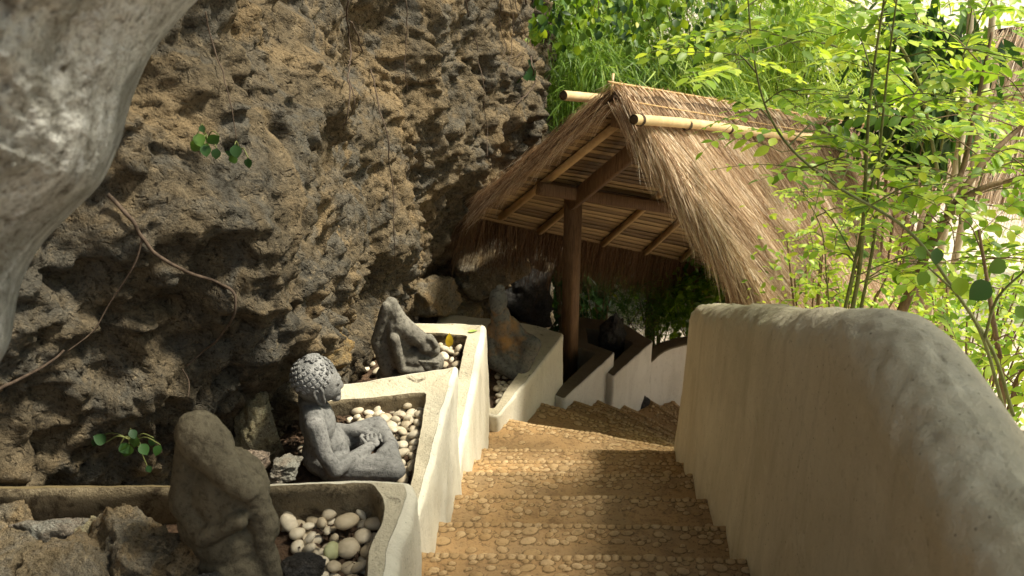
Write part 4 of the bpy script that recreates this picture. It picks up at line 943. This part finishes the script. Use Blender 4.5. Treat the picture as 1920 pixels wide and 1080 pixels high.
def flush(name, out, tmpl, m, parent, seed, lo=0., hi=1.):
    r = np.random.default_rng(seed); n = len(out['p'])
    return leaves(name, tmpl, np.array(out['p']), np.array(out['d']), np.array(out['u']), np.array(out['s']), m, parent, seed, np.clip((lo+hi)/2+(hi-lo)*(.30*r.normal(size=n)+np.array(out['t'])), 0, 1))
def pp(L): return np.array([at(u, v, Y=y) for u, v, y in L])
def sapling(label, stems, seed, nodes, twig, frn, m='leaf', ls=.058, L=(.16, .30), pairs=(5, 8), tw=(.18, .5), rstem=.010, mstem='stem', tmpl=LEAF, lo=.1, hi=1., z0=None, tdir=None, start=.15):
    r = np.random.default_rng(seed); P0 = spline(pp(stems[0]), 40)
    root = P0[0]; t = thing('sapling', label, 'shrub', tuple(root)); out = newout(); tb = MB()
    for si, S_ in enumerate(stems):
        P = spline(pp(S_), 60); rr = rstem*(1 if si == 0 else .75); b = MB().tube(P, np.linspace(rr, rr*.35, 60), 8, wob=.04); b.build('stem', M[mstem], t)
        for k in range(nodes):
            f = start+(1-start)*(k+r.uniform(0, .8))/nodes; i = min(58, int(f*59)); p = P[i]; ax = P[i+1]-P[i]; ax /= np.linalg.norm(ax)
            a = k*2.4+r.uniform(-.5, .5); h = np.array([cos(a), sin(a), r.uniform(.0, .5)])
            if tdir is not None: h = h+np.array(tdir)
            h /= np.linalg.norm(h); Lt = r.uniform(*tw)*twig; q = spline([p, p+h*Lt*.5+UP*.03, p+h*Lt-UP*.04*Lt], 8)
            tb.tube(q, np.linspace(.0032, .0016, 8), 5, False)
            for j in range(frn):
                ff = .3+.7*j/max(1, frn-1); bb = q[min(7, int(ff*7))]; s = (-1) ** j
                dd = h*(.7 if j < frn-1 else 1.5)+np.cross(h, UP)*s*.9+UP*r.uniform(-.15, .25)+r.normal(0, .15, 3)
                pts = frond(bb, dd, r.uniform(*L), r.integers(*pairs), ls*r.uniform(.55, 1.3), r.uniform(.05, .45), r, out); tb.tube(pts, np.linspace(.0018, .0009, len(pts)), 4, False)
    tb.build('twig', M[mstem], t); flush('foliage', out, tmpl, M[m], t, seed, lo, hi); return t
# saplings just behind the parapet
sapling('tall green sapling with twin straight stems and small paired leaves behind the parapet', [
    [(1590, 620, 3.5), (1612, 500, 3.5), (1622, 350, 3.45), (1632, 180, 3.4), (1662, -30, 3.3)],
    [(1606, 620, 3.6), (1640, 440, 3.6), (1650, 280, 3.55), (1668, 100, 3.5), (1690, -60, 3.4)],
    [(1580, 600, 3.5), (1606, 480, 3.5), (1640, 330, 3.6), (1700, 200, 3.8), (1760, 120, 3.9)]], 101, 8, .95, 3, ls=.064, start=.12)
sapling('shrub with a leaning brown branch crossing the right edge above the parapet', [
    [(1680, 610, 3.6), (1735, 480, 3.6), (1790, 390, 3.6), (1850, 350, 3.6), (1960, 325, 3.6)],
    [(1780, 400, 3.6), (1840, 310, 3.7), (1900, 250, 3.8), (1960, 200, 3.8)],
    [(1730, 490, 3.6), (1745, 400, 3.7), (1800, 330, 3.9), (1830, 200, 4.0), (1860, 60, 4.1)]], 111, 7, 1., 3, ls=.068, rstem=.022, mstem='bark', start=.2)
sapling('arching green shoot sweeping from upper left down to the right behind the parapet', [
    [(1900, 780, 2.7), (1862, 660, 2.75), (1790, 545, 2.8), (1700, 430, 2.85), (1570, 350, 2.9), (1480, 275, 2.95), (1432, 190, 3.0), (1410, 80, 3.0), (1400, -40, 3.0)]],
    121, 9, .85, 4, ls=.048, rstem=.0065, tw=(.10, .36), start=.42)
sapling('slim upright brown-stemmed shrub at the right edge below the leaning branch', [
    [(1880, 800, 3.1), (1878, 700, 3.1), (1862, 600, 3.1), (1850, 520, 3.15), (1835, 430, 3.2)],
    [(1885, 790, 3.1), (1915, 700, 3.1), (1960, 640, 3.1)]], 131, 7, .8, 3, ls=.056, rstem=.013, mstem='bark', tw=(.1, .34), start=.15)
sapling('low yellow-green bush against the thatch behind the parapet', [
    [(1560, 640, 4.2), (1550, 520, 4.2), (1540, 430, 4.2), (1500, 350, 4.3)], [(1580, 640, 4.2), (1600, 520, 4.3), (1610, 400, 4.4)]], 141, 8, .8, 3, ls=.036, L=(.10, .2), rstem=.005, tw=(.1, .3), lo=.5, hi=1.2)
sapling('feathery young tree with large pale leaves hanging above the shelter roof', [
    [(1760, 330, 5.4), (1720, 150, 5.2), (1640, 30, 5.0), (1520, -20, 4.8), (1420, -10, 4.7)],
    [(1740, 250, 5.3), (1640, 130, 5.1), (1540, 80, 4.9), (1440, 90, 4.7), (1360, 130, 4.6)],
    [(1760, 300, 5.4), (1800, 120, 5.3), (1860, -10, 5.2)]], 151, 8, 1.1, 3, ls=.082, L=(.2, .36), pairs=(6, 10), tw=(.15, .5), rstem=.010, lo=.3, hi=1.15, start=.1)
sapling('dense bright shrub behind the second sapling near the top right corner', [
    [(1800, 420, 5.8), (1800, 250, 5.8), (1810, 100, 5.8), (1830, -30, 5.8)], [(1810, 420, 5.8), (1870, 250, 5.8), (1930, 120, 5.8)], [(1790, 420, 5.8), (1730, 280, 5.8), (1690, 160, 5.8)]],
    161, 4, 1.1, 3, ls=.085, tw=(.2, .6), L=(.2, .36), rstem=.009, mstem='stem', lo=.3, hi=1.1)
# broad round-leaved creeper at the right
bl = thing('creeper', 'creeper with broad round leaves leaning over the parapet at the right edge', 'plant', tuple(at(1880, 760, Y=2.6)))
o_ = newout(); rs = np.random.default_rng(17)
MB().tube(spline(pp([(1880, 760, 2.6), (1845, 640, 2.6), (1800, 560, 2.62), (1740, 500, 2.65)]), 30), np.linspace(.006, .003, 30), 7).tube(spline(pp([(1845, 640, 2.6), (1870, 560, 2.6), (1930, 500, 2.6)]), 20), np.linspace(.005, .003, 20), 7).build('stem', M['stem'], bl)
for (u, v, s) in ((1797, 535, .058), (1857, 545, .075), (1738, 525, .046), (1885, 505, .055), (1716, 480, .045), (1905, 590, .045), (1755, 480, .05)):
    p = at(u, v-16, Y=2.6+rs.uniform(-.05, .05)); o_['p'].append(p); o_['d'].append(np.array([rs.normal(0, .5), -.35, -.8])); o_['u'].append(np.array([rs.normal(0, .3), -.9, .5])); o_['s'].append(s); o_['t'].append(-.25)
flush('foliage', o_, LEAFR, M['leafmid'], bl, 3, .2, .8)

def shrub(name, label, cat, u, v, Y, rad, n, size, tmpl, m, seed, trunk=None, flat=1., dirb=(0, 0, .2), lo=0, hi=1., group=None, clump=34, zbase=None):
    """free-standing bush: stems fanning up from the ground and clumps of leaves round their ends"""
    r = np.random.default_rng(seed); c = at(u, v, Y=Y); zb = zbase if zbase is not None else float(ground_z(np.array([c[0]]), np.array([c[1]]))[0])
    t = thing(name, label, cat, (c[0], c[1], zb), group); rad = np.array(rad, float); cl_ = []
    while len(cl_) < clump:
        q = r.uniform(-1, 1, 3)
        if .25 < np.linalg.norm(q) < 1: cl_.append(c+q*rad)
    cl_ = np.array(cl_); mb = MB()
    for p in cl_[::2]: mb.tube(spline([(c[0]+r.normal(0, .04), c[1]+r.normal(0, .04), zb), (c+(p-c)*.3)*np.array([1, 1, 0])+np.array([0, 0, (zb+p[2])/2]), p], 10), np.linspace(.014, .004, 10), 6, False)
    mb.build('stem', M['bark' if trunk is None else trunk], t)
    k = r.integers(0, clump, n); g_ = r.normal(size=(n, 3))*.42*rad.mean()*np.array([1, 1, .75])*.62; P = cl_[k]+g_
    D = g_*1.5/rad.mean()+r.normal(size=(n, 3))*.5+np.array(dirb); U_ = r.normal(size=(n, 3))*.45+UP
    tone = (r.normal(size=clump)*.27)[k]
    leaves('foliage', tmpl, P, D, U_, size*r.uniform(.6, 1.2, n), M[m], t, seed, np.clip((lo+hi)/2+(hi-lo)*(.26*r.normal(size=n)+tone), 0, 1)); return t
GB = 'feathery bamboo grass clumps behind the shelter'
shrub('bamboo_grass', 'narrow-leaved bamboo grass clump between the cliff edge and the roof ridge', 'bamboo grass', 1075, 135, 8.4, (.55, .5, .75), 7000, .20, BL, 'blade', 201, dirb=(.1, -.3, -.5), group=GB, lo=0, hi=.8)
shrub('bamboo_grass', 'feathery bright bamboo grass clump directly above the middle of the roof ridge', 'bamboo grass', 1255, 105, 8.9, (.75, .5, .85), 9500, .22, BL, 'blade', 202, dirb=(.25, -.3, -.7), group=GB, lo=.1, hi=1.1)
shrub('bamboo_grass', 'pale feathery bamboo grass clump seen through the hanging leaves right of the ridge', 'bamboo grass', 1450, 110, 9.6, (.9, .6, 1.0), 8000, .24, BL, 'blade', 203, dirb=(.2, -.3, -.6), group=GB, lo=.3, hi=1.3)
shrub('bamboo_grass', 'brown bamboo grass clump behind the left end of the ridge', 'bamboo grass', 1150, 60, 10.2, (.9, .5, 1.2), 3000, .24, BL, 'thatchdk', 204, dirb=(.2, -.2, -.6), group=GB, lo=-.1, hi=.6)  # blades coloured with the dark straw tones
shrub('weeping_shrub', 'dark hanging-leaved shrub between the second sapling stems and the far roof', 'shrub', 1735, 130, 7.4, (.30, .3, .75), 900, .22, LEAFN, 'leafdk', 205, dirb=(0, -.1, -2.6), clump=18)
shrub('bush', 'dark green bush seen under the roof fringe beyond the curved wall', 'bush', 1235, 610, 8.6, (.65, .5, .55), 3200, .13, BL, 'blade', 206, dirb=(-.2, -.5, .5), lo=-.3, hi=.6, zbase=-2.0)
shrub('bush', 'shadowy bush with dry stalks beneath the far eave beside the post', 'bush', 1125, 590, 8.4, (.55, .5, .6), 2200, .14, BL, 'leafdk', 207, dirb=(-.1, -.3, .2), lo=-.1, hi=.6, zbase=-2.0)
shrub('bush', 'sunny leafy bush between roof fringe and the tip of the parapet', 'bush', 1340, 560, 8.8, (.6, .5, .5), 2200, .09, LEAF, 'leafmid', 208, dirb=(-.1, -.3, .2), lo=0., hi=.9, zbase=-2.2)
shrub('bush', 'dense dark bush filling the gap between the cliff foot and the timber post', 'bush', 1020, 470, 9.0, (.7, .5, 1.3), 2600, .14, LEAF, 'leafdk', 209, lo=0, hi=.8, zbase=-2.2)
shrub('low_shrub', 'small-leaved bright undergrowth shrub below the right end of the parapet', 'shrub', 1860, 660, 3.9, (.45, .5, .35), 1500, .045, LEAF, 'leaf', 210, lo=.2, hi=1.1, dirb=(0, -.2, .3))
shrub('low_shrub', 'yellow-green undergrowth shrub beside the straw hem of the roof', 'shrub', 1560, 520, 4.6, (.35, .35, .40), 700, .045, LEAF, 'leaf', 211, lo=.4, hi=1.2, dirb=(0, -.2, .3))
shrub('low_shrub', 'light green shrub on the sunny ground near the right edge', 'shrub', 1850, 560, 5.4, (.55, .5, .28), 450, .06, LEAF, 'leaf', 212, lo=.3, hi=1.2, dirb=(0, -.2, .3))
for i, (u, v, y) in enumerate([(1790, 300, 6.4), (1822, 300, 6.6)]):
    p = at(u, 330, Y=y); q = at(u+35+i*12, -60, Y=y+.3)
    tr = thing('slender_tree', ['pale slender trunk left of its twin near the top right corner', 'pale slender trunk right of its twin near the top right corner'][i], 'tree', (p[0], p[1], float(ground_z(p[:1], p[1:2])[0])), 'slender pale trunks')
    P = spline([(p[0], p[1], float(ground_z(p[:1], p[1:2])[0])-.05), p, (p+q)/2+np.array([.02, 0, 0]), q, q+(q-p)*.4], 40); MB().tube(P, np.linspace(.030, .016, 40), 9, wob=.05).build('trunk', M['bark_pale'], tr)
    n = 350; r = np.random.default_rng(300+i); c = P[-6]; g_ = r.normal(size=(n, 3))*.35; leaves('crown', LEAF, c+g_+np.array([0, 0, .5]), g_+r.normal(size=(n, 3))*.4, r.normal(size=(n, 3))*.4+UP, .09*r.uniform(.6, 1.2, n), M['leaf'], tr, i)
# unseen trees added at the right to shade and dapple the near steps
def tree(label, x, y, h, cr, n, seed, size, m='leafmid'):
    r = np.random.default_rng(seed); zb = float(ground_z(np.array([x]), np.array([y]))[0]); t = thing('tree', label, 'tree', (x, y, zb), 'unseen broad-leaved trees added to shade the stairs')
    MB().tube(spline([(x, y, zb-.1), (x+.05, y+.05, zb+h*.4), (x-.1, y, h)], 30), np.linspace(.11, .05, 30), 10, wob=.06).build('trunk', M['bark'], t)
    cr = np.array(cr, float); K = 34; cl_ = []
    while len(cl_) < K:
        q = r.uniform(-1, 1, 3)
        if np.linalg.norm(q) < 1: cl_.append(np.array([x, y, h])+q*cr)
    cl_ = np.array(cl_); mb = MB()
    for p in cl_: mb.tube(spline([(x-.08, y, h-.9*cr[2]), (p+np.array([x, y, h-.5]))/2, p], 10), np.linspace(.035, .008, 10), 6, False)
    mb.build('branch', M['bark'], t); k = r.integers(0, K, n); g_ = r.normal(size=(n, 3))*.30
    leaves('crown', LEAF, cl_[k]+g_, g_+r.normal(size=(n, 3))*.5, r.normal(size=(n, 3))*.5+UP, size*r.uniform(.7, 1.2, n), M[m], t, seed); return t
tree('unseen leafy tree added beyond the parapet, its crown shading the upper steps', 2.7, 1.6, 5.6, (1.2, .85, .7), 3600, 401, .13)
tree('second unseen leafy tree added beyond the parapet, thinner crown', 3.0, 3.3, 5.4, (1.0, 1.0, .5), 500, 402, .12)
# far greenery
def dist_fol(name, n, seed, lo, x0, x1, y0, y1, z0, z1, size, m):
    r = np.random.default_rng(seed); P = np.stack([r.uniform(x0, x1, n), r.uniform(y0, y1, n), 0*r.random(n)], 1); top = z0+(z1-z0)*(.72+.28*vnoise(np.c_[P[:, :2]*.9, P[:, 2]], seed))
    P[:, 2] = z0+(top-z0)*r.random(n)**.8; k = vnoise(P*1.6, 5) > -.25; P = P[k]; n = len(P)
    o = leaves(name, LEAFN, P, r.normal(size=(n, 3))+np.array([0, -.5, -.2]), r.normal(size=(n, 3))*.6+UP, size*r.uniform(.6, 1.3, n), M[m], None, seed, np.clip(.5+.3*vnoise(P*1.1, 7)+.2*r.normal(size=n)+lo, 0, 1), loc=(x0, y0, z0))
    return tag(o, kind='stuff')
tag(dist_fol('distant_foliage', 26000, 501, 0, -2.2, 3.2, 10.6, 12.2, -2.2, 4.2, .20, 'leafmid'), 'dense green foliage beyond the shelter reaching the top of the picture', 'foliage')
tag(dist_fol('distant_foliage', 4500, 502, .3, 3.2, 8.0, 10.5, 13.0, -2.4, 3.6, .20, 'leaf'), 'pale sunlit foliage beyond the saplings at the upper right', 'foliage')

# ------------------------------------------------------------------ climbing and hanging things on the cliff
def vine(label, path, seed, n, size, m='leafmid', r0=.004, tmpl=LEAFR, name='hanging_vine', group=None, mst='root', spread=.07):
    r = np.random.default_rng(seed); P = spline(pp(path), 60); P += np.stack([fbm(P*6, 3, seed), fbm(P*6, 3, seed+1), 0*P[:, 0]], 1)*.02
    t = thing(name, label, 'vine', tuple(P[-1]), group); MB().tube(P, np.linspace(r0, r0*.5, 60), 6, False).build('stem', M[mst], t)
    k = r.integers(2, 60, n); a = r.uniform(0, 6.28, n); off = np.stack([np.cos(a), -np.abs(np.sin(a)), r.normal(0, .4, n)], 1)*spread*r.uniform(.3, 1, n)[:, None]
    leaves('foliage', tmpl, P[k]+off, off*4/spread*.1+np.array([0, -.15, -.7])+r.normal(size=(n, 3))*.35, r.normal(size=(n, 3))*.45+np.array([0, -.9, .5]), size*r.uniform(.6, 1.2, n), M[m], t, seed); return t
GV = 'leafy vines hanging from above between the cliff and the saplings'
vd = [(1000, 60, 7.3), (1040, 50, 7.4), (1080, 90, 7.6), (1120, 40, 7.3), (1165, 60, 7.7), (1205, 95, 7.6), (1250, 50, 7.3), (1290, 100, 7.5), (1335, 60, 7.4), (1380, 110, 7.6), (1425, 80, 7.3), (1470, 60, 7.5), (1060, 20, 8.0), (1350, 20, 7.9)]
nm = ['first leafy vine hanging at the cliff edge', 'short vine hanging just right of the cliff edge', 'vine with a yellow tip hanging above the left pole end', 'small leafy vine at the top edge left of the ridge peg', 'vine hanging straight above the ridge peg',
      'longer leafy vine right of the ridge peg', 'short bright vine in front of the feathery bamboo grass', 'long vine ending over the middle of the ridge', 'leafy vine left of the arching shoot', 'longest vine reaching toward the roof left of the arching shoot',
      'bright vine crossing the top of the arching shoot', 'rightmost hanging vine beside the tall sapling', 'tangled dark vine behind the cliff-edge vines', 'tangled bright vine behind the vines left of the arching shoot']
for i, (u, v, y) in enumerate(vd): vine(nm[i], [(u+random.uniform(-15, 15), -60, y), (u, v*.4, y), (u+random.uniform(-12, 12), v, y)], 600+i, 46, .075, ('leafmid', 'leafdk', 'leafmid')[i % 3] if i < 9 or i > 11 else 'leaf', group=GV, spread=.17, tmpl=LEAF if i % 2 else LEAFR)
vine('dark leafy sprig hanging against the rock near the cliff edge', [(870, -20, 6.6), (905, 60, 6.6), (925, 100, 6.6), (960, 118, 6.6), (985, 130, 6.6)], 631, 26, .10, 'leafdk', name='leaf_sprig', spread=.12)
vine('few dark leaves high on the rock above the hanging sprig', [(900, -20, 6.6), (915, 15, 6.6), (935, 40, 6.6)], 632, 7, .10, 'leafdk', name='leaf_sprig')
def on_cliff(L, off=.012):
    out = []
    for u, v in L: q, p = cliff_at(u, v); dd = (EYE-p)/np.linalg.norm(EYE-p); out.append(p+dd*off)
    return out
def rootlet(label, L, r0, r1, off=.02, m='root', group=None, n=70, seed=0, branches=()):
    P = spline(on_cliff(L, off), n); P += .012*np.stack([fbm(P*7, 3, seed), 0*P[:, 0], fbm(P*7, 3, seed+4)], 1)
    b = MB().tube(P, np.linspace(r0, r1, n), 7, wob=.08)
    for Bp in branches: Q = spline(on_cliff(Bp, off), 30); b.tube(Q, np.linspace(r1*1.1, r1*.4, 30), 6)
    o = b.build('hanging_root', M[m]); return tag(o, label, 'root', group)
rootlet('thick woody root crawling diagonally across the cliff to a crevice above the hooded statue', [(205, 366), (240, 408), (268, 445), (300, 478), (350, 508), (400, 525), (438, 548), (444, 588), (420, 630), (385, 660), (352, 688)], .006, .003, .012, 'root', seed=3, branches=[[(268, 445), (250, 500), (205, 570), (175, 620), (125, 660)]])
rootlet('long pale root hanging down the cliff left of the shelter', [(655, 40), (680, 90), (706, 170), (722, 250), (735, 330), (738, 400), (740, 490)], .0045, .002, .04, seed=5)
rootlet('double root loop hanging in the dark hollow high on the cliff', [(652, 0), (654, 90), (655, 150), (646, 210), (640, 240)], .004, .002, .04, seed=8, branches=[[(655, 150), (665, 190), (655, 220), (640, 236)]])
rootlet('thin dark root running down the upper cliff near the near outcrop', [(385, 20), (398, 80), (420, 150), (430, 200), (440, 260)], .0025, .0014, .012, seed=11)
rootlet('thin root beside the hanging sprig near the cliff edge', [(870, 0), (892, 80), (905, 160), (915, 240), (915, 290)], .004, .0018, .03, seed=14)
rootlet('hairy rootlet dangling just above the hooded statue', [(335, 690), (350, 715), (352, 745)], .0025, .001, .03, seed=17)
rootlet('pale twisted root at the cliff edge above the roof', [(985, 0), (1000, 60), (996, 120), (1003, 150), (985, 180), (968, 195)], .007, .004, .05, seed=19, branches=[[(1000, 60), (975, 100), (955, 112)]])
for i, (a, b) in enumerate([((955, 0), [(962, 40), (958, 90), (950, 135)]), ((968, 0), [(975, 30), (988, 75), (980, 118)]), ((940, 0), [(938, 50), (948, 80), (944, 110)]), ((760, 0), [(764, 60), (758, 120), (766, 170)])]):
    rootlet(['thin dry rootlet hanging left of the pale twisted root at the cliff edge', 'wavy dry rootlet hanging beside the pale twisted root at the cliff edge', 'short dry rootlet hanging by the dark sprig near the cliff edge', 'thin rootlet on the rock between the dark hollow and the hanging sprig'][i], [a]+b, .0035, .0018, .05, seed=40+i)
rootlet('dry root lying along the lower left of the cliff', [(-10, 735), (40, 712), (80, 690), (120, 660)], .005, .003, .015, seed=23)
def small_plant(label, u, v, n, size, sp, m, seed):
    q, p = cliff_at(u, v); dd = (EYE-p)/np.linalg.norm(EYE-p); c = p+dd*.02; t = thing('cliff_plant', label, 'plant', tuple(c)); r = np.random.default_rng(seed); mb = MB(); P = []; D = []
    for i in range(n):
        e = c+dd*r.uniform(.01, .05)+np.array([r.normal(0, sp), 0, r.normal(0, sp*.7)]); mb.tube(spline([c, (c+e)/2+UP*.02, e], 8), [.0018]*8, 5, False); P.append(e); D.append(np.array([r.normal(0, .6), -.3, -.7+r.normal(0, .4)]))
    mb.build('stem', M['stem'], t); leaves('foliage', LEAFR, np.array(P), np.array(D), r.normal(size=(n, 3))*.3+dd, size*r.uniform(.6, 1.2, n), M[m], t, seed)
small_plant('small light green plant sprouting in the middle of the cliff', 388, 262, 7, .036, .045, 'leafdk', 1)
small_plant('sprig with two or three leaves to the right of the mid-cliff plant', 450, 285, 4, .036, .04, 'leafdk', 2)
small_plant('little green plant in the shaded crevice above the mossy planter wall', 250, 828, 10, .036, .04, 'leafdk', 3)
# fallen leaves and litter
def flat_leaf(label, p, size, dirn, up, m):
    o = leaves('fallen_leaf', LEAF if size > .04 else LEAF, np.array([p]), np.array([dirn], float), np.array([up], float), np.array([size]), M[m]); return tag(o, label, 'leaf')
flat_leaf('yellow leaf standing upright among the pebbles beside the bowed statue', at(842, 652, Z=F3+.03), .085, (.05, .1, 1), (.3, -1, .1), 'yellowleaf')
flat_leaf('small pale green leaf lying on the corner of the planter rim', at(877, 623, Z=Z3+.006), .060, (.9, .5, .08), (0, 0, 1), 'greenleaf')
r = np.random.default_rng(77); P = []
for poly, z, n in ((pxs([(500, 890), (570, 890), (570, 790), (500, 780)], F2), F2, 170), (pxs([(520, 955), (710, 935), (705, 1080), (560, 1100)], F1), F1, 120), (pxs([(640, 745), (795, 735), (780, 900), (560, 900)], F2), F2, 150), (pxs([(820, 640), (870, 632), (855, 720), (700, 700)], F3), F3, 60)):
    pl = np.array(poly); k = 0
    while k < n:
        x, y = r.uniform(pl[:, 0].min(), pl[:, 0].max()), r.uniform(pl[:, 1].min(), pl[:, 1].max())
        if in_poly(x, y, poly): P.append((x, y, z+.012+.01*r.random())); k += 1
P = np.array(P); n = len(P)
tag(leaves('leaf_litter', LEAFN, P, r.normal(size=(n, 3))*np.array([1, 1, .25]), r.normal(size=(n, 3))*.4+UP, r.uniform(.02, .05, n), M['soil']), 'dry brown leaf litter in the planters', 'litter', kind='stuff')
